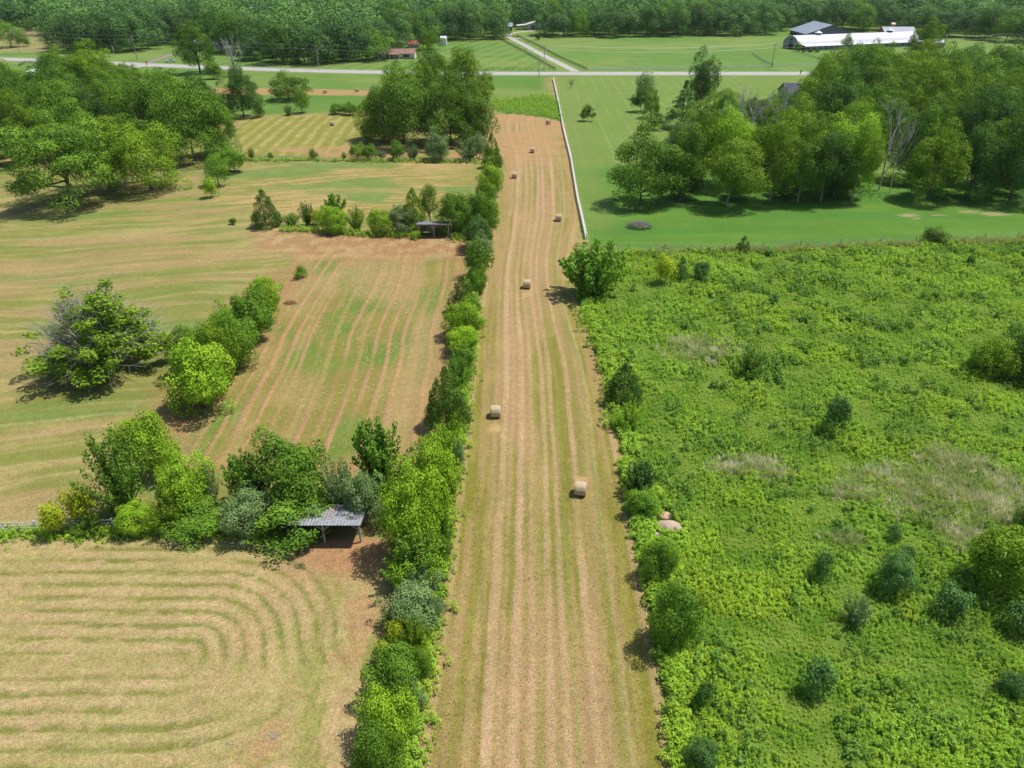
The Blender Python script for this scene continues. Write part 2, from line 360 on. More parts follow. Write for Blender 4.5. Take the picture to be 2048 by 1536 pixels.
    # tall grass at the end of the strip
    tg = sm(-1, 2, inpoly(x, y, TALLG) + 3 * wob); col = mix(col, mix(np.broadcast_to(C(96, 150, 60), x.shape + (3,)), C(128, 160, 76), L3), tg)
    # soil and thatch under the weeds
    md = sm(-.2, .5, inpoly(x, y, MEADOW) + .8 * wob)
    c = mix(np.broadcast_to(C(96, 134, 40), x.shape + (3,)), C(126, 152, 60), sm(.4, .6, L3))
    col = mix(col, c, md); rel = rel * (1 - md) + md * (.5 * (L3 - .5))
    grain = np.clip(1 - lw * .5 - far * .4, .2, 1) 
    rel = rel + .03 * (L4 - .5) * (1 - far) * (1 - lw)
    rel = rel * sm(345, 330, y)
    return col, rel, grain

def axis(segs):
    out = []
    for a in segs: out += list(a)
    return np.unique(np.round(np.array(out), 4))
def grow(a, b, s0, g):
    out = [a]; s = s0
    while out[-1] < b: out.append(out[-1] + s); s *= g
    return out
half = list(np.arange(0, 45, .22)) + grow(45, 9000, .23, 1.014)
xs = axis([half, [-v for v in half]])
ys = axis([np.arange(-400, 20, 30), np.arange(22, 50, .2), grow(50, 9000, .2, 1.0055)])
XX, YY = np.meshgrid(xs, ys)
XX = XX.astype(np.float32); YY = YY.astype(np.float32)
gc, gz, gg = paint(XX, YY)
nx, ny = len(xs), len(ys)
V = np.stack([XX, YY, gz.astype(np.float32)], -1).reshape(-1, 3)
I = np.arange(nx * ny).reshape(ny, nx)
Q = np.stack([I[:-1, :-1], I[:-1, 1:], I[1:, 1:], I[1:, :-1]], -1).reshape(-1, 4)
gm, n, b = newmat("ground_cover")
geo = N(n, "ShaderNodeNewGeometry").outputs["Position"]
tint = N(n, "ShaderNodeAttribute", attribute_name="tint").outputs["Color"]
grn = N(n, "ShaderNodeAttribute", attribute_name="tone").outputs["Fac"]
n1 = noise(n, 1.3, 4, .7, geo); n2 = noise(n, 6.0, 3, .75, geo); n3 = noise(n, 19.0, 2, .8, geo); n4 = noise(n, .22, 3, .6, geo)
wv = N(n, "ShaderNodeMapping"); wv.inputs["Scale"].default_value = (14, 3, 1); wv.inputs["Rotation"].default_value = (0, 0, .5)
n.links.new(geo, wv.inputs[0]); n5 = noise(n, 1.0, 3, .7, wv.outputs[0])
wv2 = N(n, "ShaderNodeMapping"); wv2.inputs["Scale"].default_value = (3.5, 15, 1); wv2.inputs["Rotation"].default_value = (0, 0, .35)
n.links.new(geo, wv2.inputs[0]); n6 = noise(n, 1.0, 3, .7, wv2.outputs[0])
k = math_(n, 'MULTIPLY', rng(n, n1, .84, 1.14), rng(n, n2, .70, 1.28))
k = math_(n, 'MULTIPLY', k, rng(n, n3, .55, 1.42)); k = math_(n, 'MULTIPLY', k, rng(n, n4, .93, 1.07))
k = math_(n, 'MULTIPLY', k, rng(n, n5, .84, 1.16)); k = math_(n, 'MULTIPLY', k, rng(n, n6, .86, 1.16))
k = math_(n, 'ADD', math_(n, 'MULTIPLY', math_(n, 'SUBTRACT', k, 1.0), grn), 1.0)
hs = mixc(n, rng(n, noise(n, 3.1, 4, .8, geo), 0, 1, .35, .65), (.86, 1.04, .80), (1.12, .96, 1.12))
hs = mixc(n, grn, (1, 1, 1), hs)
c = mixc(n, 1.0, tint, hs, 'MULTIPLY')
mu = N(n, "ShaderNodeVectorMath", operation='SCALE'); n.links.new(c, mu.inputs[0]); n.links.new(k, mu.inputs["Scale"])
n.links.new(mu.outputs[0], b.inputs["Base Color"]); b.inputs["Roughness"].default_value = .95; b.inputs["Specular IOR Level"].default_value = .1
bp = N(n, "ShaderNodeBump"); bp.inputs["Strength"].default_value = .55; bp.inputs["Distance"].default_value = .05
n.links.new(math_(n, 'ADD', n2, n3), bp.inputs["Height"]); n.links.new(bp.outputs[0], b.inputs["Normal"])
tag(link("ground", npmesh("ground", V, Q, [gm], tone=gg.reshape(-1), col=gc.reshape(-1, 3), smooth=True)), kind="structure",
    label="mown hay strips, pasture, lawn and grass")
del V, Q, XX, YY, gc, gz, gg, I

# ---------------------------------------------------------------- roads
def ribbon(name, pts, width, z, mat, kind="structure"):
    P = [np.array(p, float) for p in pts]; Q = [P[0]]
    for a, b in zip(P[:-1], P[1:]):
        m = max(1, int(np.linalg.norm(b - a) / 6))
        for i in range(1, m + 1): Q.append(a + (b - a) * i / m)
    for _ in range(12): Q = [Q[0]] + [(Q[i - 1] + 2 * Q[i] + Q[i + 1]) / 4 for i in range(1, len(Q) - 1)] + [Q[-1]]
    m = MB(); prev = None
    for i, p in enumerate(Q):
        d = Q[min(i + 1, len(Q) - 1)] - Q[max(i - 1, 0)]; d /= np.linalg.norm(d); nrm = np.array((-d[1], d[0]))
        cur = (p + nrm * width / 2, p - nrm * width / 2)
        if prev is not None: m.quad((*prev[0], z), (*prev[1], z), (*cur[1], z), (*cur[0], z))
        prev = cur
    return tag(m.build(name, mat), kind=kind), Q
asph = surf("road_surface", (.36, .34, .335), .9, .06, .35)
gravel = surf("drive_gravel", (.38, .355, .31), .95, .12, 1.5)
brown = surf("drive_worn_asphalt", (.24, .19, .16), .95, .12, 1.0)
ywl = surf("paint_yellow", (.55, .40, .08), .8, .1, 2.0); whl = surf("paint_white", (.75, .75, .72), .8, .1, 2.0)
road_px = [(-700, 100), (-60, 115.5), (0, 118), (150, 123), (300, 130), (450, 136), (600, 141), (750, 144.5), (1000, 147), (1300, 147), (1620, 147), (2100, 147), (2800, 147)]
ribbon("road_verge", GP(road_px), 15.5, .012, surf("verge_gravelly_grass", (.20, .26, .11), .95, .2, .6))
_, RQ = ribbon("road", GP(road_px), 9.6, .03, asph)
for off, mt in ((-.12, ywl), (.12, ywl), (-4.1, whl), (4.1, whl)):
    m = MB()
    L = []
    for i, p in enumerate(RQ):
        d = RQ[min(i + 1, len(RQ) - 1)] - RQ[max(i - 1, 0)]; d /= np.linalg.norm(d); L.append(p + np.array((-d[1], d[0])) * off)
    for a, b in zip(L[:-1], L[1:]):
        d = (b - a) / np.linalg.norm(b - a); q = np.array((-d[1], d[0])) * .06
        m.quad((*(a + q), .036), (*(a - q), .036), (*(b - q), .036), (*(b + q), .036))
    tag(m.build("road_marking", mt), kind="structure")
ribbon("driveway", GP([(1152, 143.2), (1128, 131), (1090, 113), (1049, 90), (1022, 77), (1008, 71), (1016, 65), (1040, 62), (1078, 61)]), 4.6, .042, gravel)
ribbon("driveway", GP([(1022, 77), (1042, 75), (1062, 76)]), 3.5, .046, gravel)
ribbon("driveway", GP([(292, 127), (310, 120), (335, 113), (362, 100), (400, 97)]), 4.5, .042, brown)
ribbon("driveway", GP([(250, 138), (275, 133), (300, 130)]), 4.0, .041, gravel)
# ---------------------------------------------------------------- foliage generators (unit plants: height 1, width 1)
def leaves(rs, C, N_, size, up=.45, jit=.55, aspect=.62):
    """leaf faces at C (n,3) with preferred normals N_; returns V,Q"""
    n = len(C)
    nn = N_ + np.array((0, 0, up)) + rs.normal(0, jit, (n, 3)); nn /= np.linalg.norm(nn, axis=1)[:, None] + 1e-9
    r = rs.normal(0, 1, (n, 3)); t = np.cross(nn, r); t /= np.linalg.norm(t, axis=1)[:, None] + 1e-9; bt = np.cross(nn, t)
    s = (size * rs.uniform(.65, 1.35, n))[:, None]
    V = np.stack([C - t * s * .5, C + bt * s * .5 * aspect + nn * s * .06, C + t * s * .5, C - bt * s * .5 * aspect + nn * s * .06], 1)
    return V.reshape(-1, 3), np.arange(4 * n).reshape(n, 4)
def crown(seed, clumps=70, per=100, csize=.13, leaf=.03, zc=.56, rz=.44, shape='round', lump=.28, flat=.75, up=.36, inner=.35, low=True, jit=.42):
    rs = np.random.RandomState(seed); V = []; Cn = []; T = []
    ph = rs.uniform(0, 6.28, 6)
    cs = []
    for i in range(clumps):
        if shape == 'cone':
            t = rs.uniform(0.0, 1.0) ** 1.25 * .97; R = .5 * (1 - t) ** .62 * (1 if t > .10 else .72 + 2.8 * t)
            a = rs.uniform(0, 6.28); rr = R * (1 - inner * rs.uniform() ** 2) - csize * .45
            R2 = 1 + lump * .5 * sin(3 * a + ph[0] + 5 * t)
            c = np.array((cos(a) * rr * R2, sin(a) * rr * R2, .03 + t * .95)); k = csize * (1.05 - .55 * t)
        elif shape == 'spruce':
            t = rs.uniform(0.0, 1.0) ** 1.2; R = .5 * (1 - t) ** .9 * (.75 + .25 * abs(sin(t * 22)))
            a = rs.uniform(0, 6.28); rr = max(0, R * (1 - inner * rs.uniform()) - csize * .3)
            c = np.array((cos(a) * rr, sin(a) * rr, .04 + t * .93)); k = csize * (1.1 - .7 * t)
        else:
            while True:
                d = rs.normal(0, 1, 3); d /= np.linalg.norm(d)
                if shape == 'mound' and d[2] < -.05: continue
                if d[2] > -.75: break
            a = atan2(d[1], d[0])
            R = 1 + lump * (.5 * sin(2 * a + ph[0]) * (1 - abs(d[2])) + .45 * sin(3.1 * a + 2.3 * d[2] + ph[1]) + .45 * sin(4.3 * d[2] + 1.7 * a + ph[2])) - lump * .35
            u = 1 - inner * rs.uniform() ** 1.7
            c = d * R * u * np.array((.5 - csize * .5, .5 - csize * .5, rz - csize * .4))
            if d[2] < 0 and shape != 'mound': hr_ = sqrt(max(1 - d[2] ** 2, .05)); c[:2] *= (hr_ ** (.35 if low else .75)) / hr_
            c *= rs.uniform(.86, 1.10)
            c[2] += zc
            if shape == 'oak' and d[2] < 0: c[2] = zc + (c[2] - zc) * .9; c[:2] *= 1.08
            k = csize * rs.uniform(.7, 1.35)
        cs.append(c)
        n = int(per * (k / csize) ** 1.6)
        d = rs.normal(0, 1, (n, 3)); d[:, 2] += .35
        outd = np.array((c[0], c[1], (c[2] - zc) * .8)); d += outd / (np.linalg.norm(outd) + .05) * .55
        d /= np.linalg.norm(d, axis=1)[:, None]
        rad = k * rs.uniform(.68, 1.06, n)[:, None]
        p = c + d * rad * np.array((1, 1, flat))
        ok = p[:, 2] > .004; p = p[ok]; d = d[ok]; n = len(p)
        if n == 0: continue
        v, q = leaves(rs, p, d, leaf, up, jit)
        ct = rs.uniform(0, .6) + .12 * (c[2])
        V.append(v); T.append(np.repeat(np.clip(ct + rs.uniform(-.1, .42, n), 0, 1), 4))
    V = np.concatenate(V); T = np.concatenate(T)
    return V, np.arange(len(V)).reshape(-1, 4), T, cs
def limbs(seed, cs, split=.3, r0=.022, nlimb=9, base_leans=0, stems=1, top=.8, kk=6):
    rs = random.Random(seed); m = MB()
    for s in range(stems):
        ox = 0 if stems == 1 else .05 * cos(s * 2.4); oy = 0 if stems == 1 else .05 * sin(s * 2.4)
        lx = rs.uniform(-.05, .05) + ox * 2; ly = rs.uniform(-.05, .05) + oy * 2
        pts = [(ox, oy, -.02), (ox + lx * .2, oy + ly * .2, split * .5), (ox + lx * .5, oy + ly * .5, split), (ox + lx, oy + ly, (split + top) / 2), (ox + lx * 1.3, oy + ly * 1.3, top)]
        m.tube(pts, [r0 * 1.35, r0, r0 * .85, r0 * .5, r0 * .15], kk)
        pool = rs.sample(cs, min(len(cs), nlimb))
        for c in pool:
            z0 = rs.uniform(split * .85, split + (top - split) * .5); f = (z0 - split) / max(top - split, .1)
            b = (ox + lx * (.5 + f * .7), oy + ly * (.5 + f * .7), z0); mid = ((b[0] + c[0]) / 2, (b[1] + c[1]) / 2, (b[2] + c[2]) / 2 - .03)
            m.tube([b, mid, tuple(c)], [r0 * .5, r0 * .3, r0 * .08], 5)
    return m
def vase(seed, stems=26, per=55, leaf=.05, spread=.5, rise=1.0, lowleaf=.15, curve=.25):
    """many stems fanning from the ground, leaves held along each stem"""
    rs = np.random.RandomState(seed); V = []; T = []; m = MB()
    for i in range(stems):
        a = rs.uniform(0, 6.28); o = rs.uniform(.08, 1) ** .7; R = spread * o; Ht = rise * (1 - .45 * o ** 2) * rs.uniform(.72, 1.0)
        t = np.linspace(0, 1, 6); P = np.stack([np.cos(a) * R * t ** .85, np.sin(a) * R * t ** .85, Ht * t ** (1 - curve * (1 - o)) ], 1)
        m.tube([tuple(p) for p in P], [.010, .008, .006, .005, .003, .001], 4, cap=False)
        tt = rs.uniform(lowleaf, 1.02, per); p = np.stack([np.interp(tt, t, P[:, j]) for j in range(3)], 1)
        d = rs.normal(0, 1, (per, 3)); d /= np.linalg.norm(d, axis=1)[:, None]
        p = p + d * (.075 * (1.15 - .75 * tt))[:, None]; p[:, 2] = np.maximum(p[:, 2], .005)
        v, q = leaves(rs, p, d, leaf, .35); V.append(v); T.append(np.repeat(np.clip(rs.uniform(0, .4) + rs.uniform(0, .45, per) + .15 * tt, 0, 1), 4))
    V = np.concatenate(V); T = np.concatenate(T)
    return V, np.arange(len(V)).reshape(-1, 4), T, m
def bare(seed, levels=3, r0=.022, n0=7, spread=.45, base=.18, fine=5):
    rs = random.Random(seed); m = MB()
    def br(p, d, L, r, lv):
        q = [p]; dd = d
        for i in range(3):
            dd = (dd + np.array([rs.uniform(-.22, .22), rs.uniform(-.22, .22), rs.uniform(-.06, .14)])); dd /= np.linalg.norm(dd)
            q.append(q[-1] + dd * L / 3)
        m.tube([tuple(x) for x in q], [r, r * .8, r * .6, r * .25], 5 if lv > 1 else 4, cap=False)
        if lv > 0:
            for i in range(fine):
                k = rs.randint(1, 3); nd = dd + np.array([rs.uniform(-1, 1), rs.uniform(-1, 1), rs.uniform(-.1, .8)]) * .8; nd /= np.linalg.norm(nd)
                br(q[k], nd, L * rs.uniform(.42, .68), r * .5, lv - 1)
    br(np.array((0, 0, -.02)), np.array((0, 0, 1.0)), .85, r0, 0)
    for i in range(n0):
        a = i * 2.4 + rs.uniform(-.4, .4); z = base + (.6 - base) * i / n0
        d = np.array((cos(a) * spread * 1.5, sin(a) * spread * 1.5, .75)); d /= np.linalg.norm(d)
        br(np.array((0, 0, z)), d, .42 * (1 - .3 * i / n0), r0 * .55, levels - 1)
    return m
LIB = {}
TWIG = surf('grey_twigs', (.34, .33, .29), .9, .15, 2.0)
def crown_me(kind, k, mat, **a):
    V, Q, T, cs = crown(**a); return npmesh(kind + "_crown", V, Q, [mat], tone=T), cs
def lib(kind):
    """variants of a kind: list of (crown mesh, trunk mesh)"""
    if kind in LIB: return LIB[kind]
    out = []
    base, leafc = kind.split("/")
    M = LM[leafc]; sd0 = sum(ord(c) * (i + 3) for i, c in enumerate(kind))
    for i in range({'oak': 2, 'skirt': 3, 'tree': 3, 'grove': 3, 'fartree': 4, 'bush': 3, 'cedar': 2, 'halfdead': 1, 'mound': 1}.get(base, 2)):
        s = sd0 + 101 * i
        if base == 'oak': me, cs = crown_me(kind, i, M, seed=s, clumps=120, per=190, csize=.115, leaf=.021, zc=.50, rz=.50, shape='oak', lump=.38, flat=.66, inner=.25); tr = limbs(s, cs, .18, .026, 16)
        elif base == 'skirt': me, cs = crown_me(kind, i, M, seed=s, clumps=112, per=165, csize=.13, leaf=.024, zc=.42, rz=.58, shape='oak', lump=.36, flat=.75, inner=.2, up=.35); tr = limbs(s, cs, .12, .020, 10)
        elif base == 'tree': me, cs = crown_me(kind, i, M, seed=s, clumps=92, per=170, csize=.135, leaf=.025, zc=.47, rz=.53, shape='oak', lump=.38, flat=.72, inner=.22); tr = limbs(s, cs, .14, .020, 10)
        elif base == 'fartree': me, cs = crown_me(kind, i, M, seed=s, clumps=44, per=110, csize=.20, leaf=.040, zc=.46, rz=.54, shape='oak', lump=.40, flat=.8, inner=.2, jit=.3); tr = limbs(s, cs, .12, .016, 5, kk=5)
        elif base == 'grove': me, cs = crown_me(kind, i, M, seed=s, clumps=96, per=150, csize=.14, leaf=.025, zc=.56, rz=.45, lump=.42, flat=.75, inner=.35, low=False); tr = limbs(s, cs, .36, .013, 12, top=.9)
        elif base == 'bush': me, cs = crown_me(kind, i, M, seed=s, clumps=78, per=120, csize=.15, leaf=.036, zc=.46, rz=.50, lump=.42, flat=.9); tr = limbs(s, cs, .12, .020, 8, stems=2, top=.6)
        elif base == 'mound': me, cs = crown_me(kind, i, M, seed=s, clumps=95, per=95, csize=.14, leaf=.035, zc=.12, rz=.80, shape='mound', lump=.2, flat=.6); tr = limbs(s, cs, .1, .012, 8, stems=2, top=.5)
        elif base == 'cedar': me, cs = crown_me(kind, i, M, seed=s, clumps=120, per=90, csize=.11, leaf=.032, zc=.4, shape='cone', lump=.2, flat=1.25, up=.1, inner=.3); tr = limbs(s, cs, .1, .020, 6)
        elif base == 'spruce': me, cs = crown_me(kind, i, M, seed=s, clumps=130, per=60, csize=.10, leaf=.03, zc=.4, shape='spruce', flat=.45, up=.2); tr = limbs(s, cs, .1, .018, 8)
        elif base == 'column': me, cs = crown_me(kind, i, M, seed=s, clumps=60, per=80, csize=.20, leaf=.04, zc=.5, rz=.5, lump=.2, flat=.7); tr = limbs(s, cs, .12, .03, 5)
        elif base == 'vase':
            V, Q, T, tr = vase(s, 46, 110, .052); me = npmesh(kind + "_crown", V, Q, [M], tone=T)
        elif base == 'sapling': me, cs = crown_me(kind, i, M, seed=s, clumps=40, per=46, csize=.19, leaf=.07, zc=.47, rz=.5, lump=.5, flat=1.1, inner=.5); tr = limbs(s, cs, .12, .012, 8, stems=2, top=.8)
        elif base == 'feather':
            V, Q, T, tr = vase(s, 44, 120, .036, .5, 1.0, .1, .1); me = npmesh(kind + "_crown", V, Q, [M], tone=T)
        elif base == 'halfdead':
            rs = np.random.RandomState(s); V = []; T = []; tr = MB(); cs = []
            for j in range(300):
                a = rs.uniform(0, 6.28); el = rs.uniform(.08, 1.45); R = rs.uniform(.75, 1.0)
                e = np.array((cos(a) * cos(el) * .5 * R, sin(a) * cos(el) * .5 * R, sin(el) * .98 * R))
                mid = e * .55 + np.array((0, 0, .06)) + rs.normal(0, .02, 3)
                tr.tube([(e[0] * .05, e[1] * .05, 0), tuple(mid), tuple(e)], [.0042, .0026, .0008], 4, cap=False)
                for q in range(6):
                    st = mid + (e - mid) * rs.uniform(0, .8); en = st + (e - mid) * .35 + rs.normal(0, .05, 3); tr.tube([tuple(st), tuple(en)], [.0012, .0004], 3, cap=False)
                if rs.uniform() < .16 + .42 * (e[0] > .02) + .22 * (e[2] < .35): 
                    for w_ in range(2): cs.append(mid + (e - mid) * rs.uniform(.1, 1.0))
            for c in cs:
                n_ = 62; d = rs.normal(0, 1, (n_, 3)); d /= np.linalg.norm(d, axis=1)[:, None]; p = c + d * rs.uniform(.5, 1, (n_, 1)) * np.array((.062, .062, .055)); p[:, 2] = np.maximum(p[:, 2], .01)
                v, q = leaves(rs, p, d, .026, .4); V.append(v); T.append(np.repeat(np.clip(rs.uniform(0, .5) + rs.uniform(0, .5, n_), 0, 1), 4))
            V = np.concatenate(V); me = npmesh(kind + "_crown", V, np.arange(len(V)).reshape(-1, 4), [M], tone=np.concatenate(T))
        out.append((me, tr.mesh(kind + "_trunk", TWIG if base == 'halfdead' else BARKL if base == 'grove' else BARK)))
    LIB[kind] = out; return out
NAMES = {'skirt': 'broadleaf_tree', 'oak': 'broadleaf_tree', 'tree': 'broadleaf_tree', 'grove': 'broadleaf_tree', 'fartree': 'broadleaf_tree', 'bush': 'shrub', 'mound': 'vine_covered_shrub', 'cedar': 'cedar_tree',
         'spruce': 'spruce_tree', 'column': 'columnar_tree', 'vase': 'shrub', 'sapling': 'sapling', 'feather': 'shrub', 'halfdead': 'shrub'}
CATS = {'skirt': 'tree', 'oak': 'tree', 'tree': 'tree', 'grove': 'tree', 'fartree': 'tree', 'bush': 'shrub', 'mound': 'shrub', 'cedar': 'cedar', 'spruce': 'spruce', 'column': 'tree', 'vase': 'shrub',
        'sapling': 'sapling', 'feather': 'shrub', 'halfdead': 'shrub'}
PR = random.Random(77); PCOUNT = {}
def plant_at(kind, x, y, wdt, hgt, label, group=None, name=None, wy=None, solo=False):
    L = lib(kind); i = PCOUNT.get(kind, 0); PCOUNT[kind] = i + 1; cme, tme = L[i % len(L)]; base = kind.split("/")[0]
    nm = name or NAMES[base]; rz = PR.uniform(0, 6.28) if base != 'halfdead' else 0.0
    e = empty(nm, (x, y, 0), 0, label=label, cat=CATS[base], group=group)
    sx = PR.uniform(.95, 1.05)
    if base in ('oak', 'skirt', 'tree'): wdt *= .9
    e.rotation_euler = (0, 0, rz); e.scale = (wdt * sx, (wy or wdt) / sx, hgt)
    stem = 'trunk' if CATS[base] in ('tree', 'cedar', 'spruce') else 'stems'
    link('crown' if stem == 'trunk' else 'foliage', cme, e); link(stem, tme, e)
    return e
PLACED = []
def plant(kind, x0, y0, x1, y1, label, group=None, name=None, depth=.62):
    """a plant that the photograph shows in the frame x0..x1, y0..y1 (2048 px wide)"""
    cx = (x0 + x1) / 2; z = GZ(y1); Wd = (x1 - x0) * z / F
    X, Y = G(cx, y1); D = Y + Wd / 2 * depth
    X = X * (1 + (D - Y) * CT / z)
    Wd *= (1 + (D - Y) * CT / z)
    top = h_at(D - Wd * .12, y0)
    PLACED.append((X, D, Wd))
    return plant_at(kind, X, D, Wd, max(top, .4), label, group, name)

# ---- plants one can point to, nearest hedges first
HEDG = 'shrubs of the hedgerow along the left edge of the mown strip'
for a in [
 ('cedar/cedar', 963, 266, 1006, 338, 'dark cedar at the far end of the hedgerow beside the mown strip'),
 ('bush/bright', 950, 325, 1006, 402, 'rounded bright green shrub just below the cedar at the far end of the hedgerow'),
 ('bush/mid', 938, 372, 1000, 472, 'mid green hedgerow shrub level with the third distant hay bale'),
 ('bush/dark', 925, 430, 988, 505, 'dark hedgerow shrub right of the far shed'),
 ('sapling/mid', 930, 478, 978, 560, 'thin straggly hedgerow shrub around a pale post below the far shed'),
 ('cedar/cedar', 892, 556, 962, 632, 'rounded dark green cedar between the straggly shrub and the bright maple bushes'),
 ('bush/bright', 886, 604, 966, 684, 'bright lime green maple bush with rosettes of leaves, upper of the pair in the hedgerow'),
 ('bush/bright', 890, 655, 962, 716, 'bright maple bush directly below its lime green twin in the hedgerow'),
 ('feather/mid', 884, 708, 950, 785, 'loose green bush above the big dark hedgerow cedar'),
 ('cedar/cedar', 846, 740, 944, 868, 'big dark cedar bulging from the hedgerow left of the nearest left bale'),
 ('feather/bright', 850, 845, 930, 945, 'light green feathery bush below the big dark cedar'),
 ('vase/mid', 700, 843, 838, 1010, 'tall spiky dark green shrub behind the near shed'),
 ('bush/bright', 812, 880, 915, 1030, 'bright leafy bush between the spiky shrub and the mown strip'),
 ('bush/bright', 765, 945, 898, 1140, 'largest bright green bush, right of the near shed'),
 ('bush/grey', 690, 945, 775, 1060, 'grey green bush squeezed between the near shed and the bright bush'),
 ('feather/mid', 765, 1075, 900, 1200, 'pale green shrub below the largest bright bush'),
 ('sapling/bright', 772, 1120, 835, 1190, 'small lime shrub on the field side of the hedgerow below the bright bush'),
 ('feather/grey', 795, 1140, 898, 1225, 'grey green shrub edging the mown strip below the shed'),
 ('bush/grey', 772, 1185, 880, 1275, 'greyish green low shrub in the lower hedgerow'),
 ('sapling/yellow', 770, 1248, 820, 1310, 'yellow green sapling in the lower hedgerow, the upper of two'),
 ('feather/bright', 800, 1235, 868, 1330, 'fresh green shrub right of the yellow saplings'),
 ('sapling/yellow', 756, 1295, 806, 1352, 'yellow green sapling in the lower hedgerow, the lower of two'),
 ('bush/mid', 735, 1320, 860, 1430, 'dense green shrub below the two yellow saplings'),
 ('bush/bright', 722, 1395, 838, 1510, 'green shrub casting a shadow to the left, second from the bottom of the hedgerow'),
 ('bush/mid', 706, 1462, 812, 1600, 'green shrub cut by the bottom edge of the photograph'),
 ('bush/mid', 955, 405, 1000, 450, 'small green shrub on the strip side of the hedgerow near the far shed'),
 ('feather/mid', 872, 925, 922, 1010, 'narrow green shrub edging the mown strip beside the bright leafy bush'),
 ('feather/mid', 868, 1010, 912, 1095, 'narrow pale shrub at the strip edge beside the largest bright bush'),
 ]: plant(*a, group=HEDG)
LOWH = 'low filler bushes between the larger hedgerow shrubs'
for i, (u0, v0, u1, v1) in enumerate([(862, 770, 935, 830), (905, 690, 950, 745), (878, 830, 930, 880), (900, 880, 930, 940), (850, 900, 905, 960), (868, 1070, 905, 1130), (780, 1060, 850, 1120), (835, 1195, 892, 1260), (760, 1215, 820, 1270), (820, 1300, 868, 1365), (745, 1280, 800, 1340),
   (770, 1375, 850, 1430), (730, 1440, 790, 1500), (940, 540, 975, 590), (925, 590, 965, 640), (938, 470, 985, 520), (960, 395, 1000, 430), (968, 335, 1004, 370), (895, 640, 940, 690)]):
    plant(['feather/mid', 'bush/mid', 'feather/bright', 'bush/grey'][i % 4], u0, v0, u1, v1, 'low leafy bush filling a gap between the taller shrubs of the strip hedgerow', group=LOWH)
BACK = 'bushes along the board fence of the near field'
for a in [
 ('feather/mid', 180, 862, 330, 1055, 'tall feathery green shrub with two upright plumes in front of the bright maples'),
 ('bush/bright', 250, 830, 366, 965, 'lime green maple bush behind the feathery shrub'),
 ('bush/bright', 330, 918, 436, 1040, 'lime green maple bush right of the feathery shrub'),
 ('sapling/yellow', 145, 976, 208, 1062, 'yellow green shrub left of the feathery shrub'),
 ('sapling/yellow', 92, 1012, 146, 1082, 'small yellow green shrub growing through the board fence'),
 ('feather/olive', 300, 985, 400, 1075, 'olive bush straddling the board fence under the maple'),
 ('bush/bright', 240, 1015, 320, 1078, 'low bright bush at the foot of the feathery shrub'),
 ('feather/grey', 395, 930, 452, 1020, 'wispy grey green bush at the right side of the maple'),
 ('bush/mid', 330, 1030, 465, 1085, 'long low bush hiding the board fence'),
 ('feather/mid', 150, 1035, 215, 1080, 'low leafy shrub hugging the fence below the yellow shrub'),
 ('vase/mid', 455, 898, 560, 1030, 'dark green bush left of the wide bush behind the near shed'),
 ('bush/mid', 510, 890, 668, 1045, 'wide green bush behind the vine covered end of the near shed'),
 ('feather/grey', 640, 910, 730, 1040, 'grey green thicket behind the near shed roof'),
 ('bush/grey', 455, 985, 560, 1085, 'grey green bush where the board fence ends'),
 ]: plant(*a, group=BACK)
plant('mound/mid', 492, 996, 688, 1094, 'vine mound swallowing the left half of the near shed')
ISLG = 'shrub island in the middle field'
for a in [
 ('bush/bright', 345, 690, 482, 835, 'lime green maple bush at the near end of the shrub island, the largest there'),
 ('bush/mid', 350, 650, 432, 760, 'feathery bush at the left shoulder of the largest maple bush'),
 ('bush/olive', 395, 648, 490, 775, 'olive bush right behind the largest maple bush of the island'),
 ('bush/mid', 435, 625, 525, 745, 'dark green bush in the middle of the shrub island'),
 ('bush/bright', 430, 610, 500, 700, 'bright bush on the left side of the island middle'),
 ('bush/mid', 470, 580, 555, 690, 'green bush above the island middle'),
 ('bush/bright', 502, 572, 568, 655, 'bright bush second from the far end of the shrub island'),
 ('bush/bright', 504, 552, 562, 615, 'small bright bush at the far tip of the shrub island'),
 ]: plant(*a, group=ISLG)
plant('halfdead/olive', 66, 582, 358, 790, 'large wide shrub with many bare grey branches standing alone in the pasture', depth=.8)
MIDH = 'bushes of the middle hedge either side of the far shed'
for a in [
 ('cedar/cedar', 502, 382, 568, 460, 'conical dark cedar at the left end of the middle hedge'),
 ('feather/mid', 562, 424, 605, 456, 'low bush right of the conical cedar'),
 ('feather/dark', 598, 398, 634, 454, 'dark brownish bush in the middle hedge'),
 ('sapling/yellow', 618, 418, 655, 454, 'lime bush beside the dark brownish bush'),
 ('vase/mid', 642, 388, 702, 440, 'upright spiky shrub at the back of the middle hedge'),
 ('bush/bright', 640, 412, 700, 470, 'bright green bush with a pale trunk in the middle hedge'),
 ('feather/bright', 694, 405, 735, 468, 'pointed bright bush in the middle hedge'),
 ('bush/bright', 735, 420, 790, 472, 'rounded bright bush left of the grey green one in the middle hedge'),
 ('bush/grey', 775, 412, 835, 472, 'grey green bush immediately left of the far shed'),
 ('cedar/olive', 800, 378, 858, 470, 'pointed dark bush behind the left post of the far shed'),
 ('column/mid', 842, 368, 880, 450, 'slim upright tree rising behind the roof of the far shed'),
 ('bush/mid', 872, 380, 948, 472, 'vine hung bush behind the right end of the far shed'),
 ('bush/mid', 905, 392, 965, 462, 'leafy bush joining the middle hedge to the strip hedgerow'),
 ('sapling/bright', 822, 462, 842, 480, 'tiny bright bush at the left post of the far shed'),
 ]: plant(*a, group=MIDH)
LOWF = 'small shrubs along the white rail fence behind field'
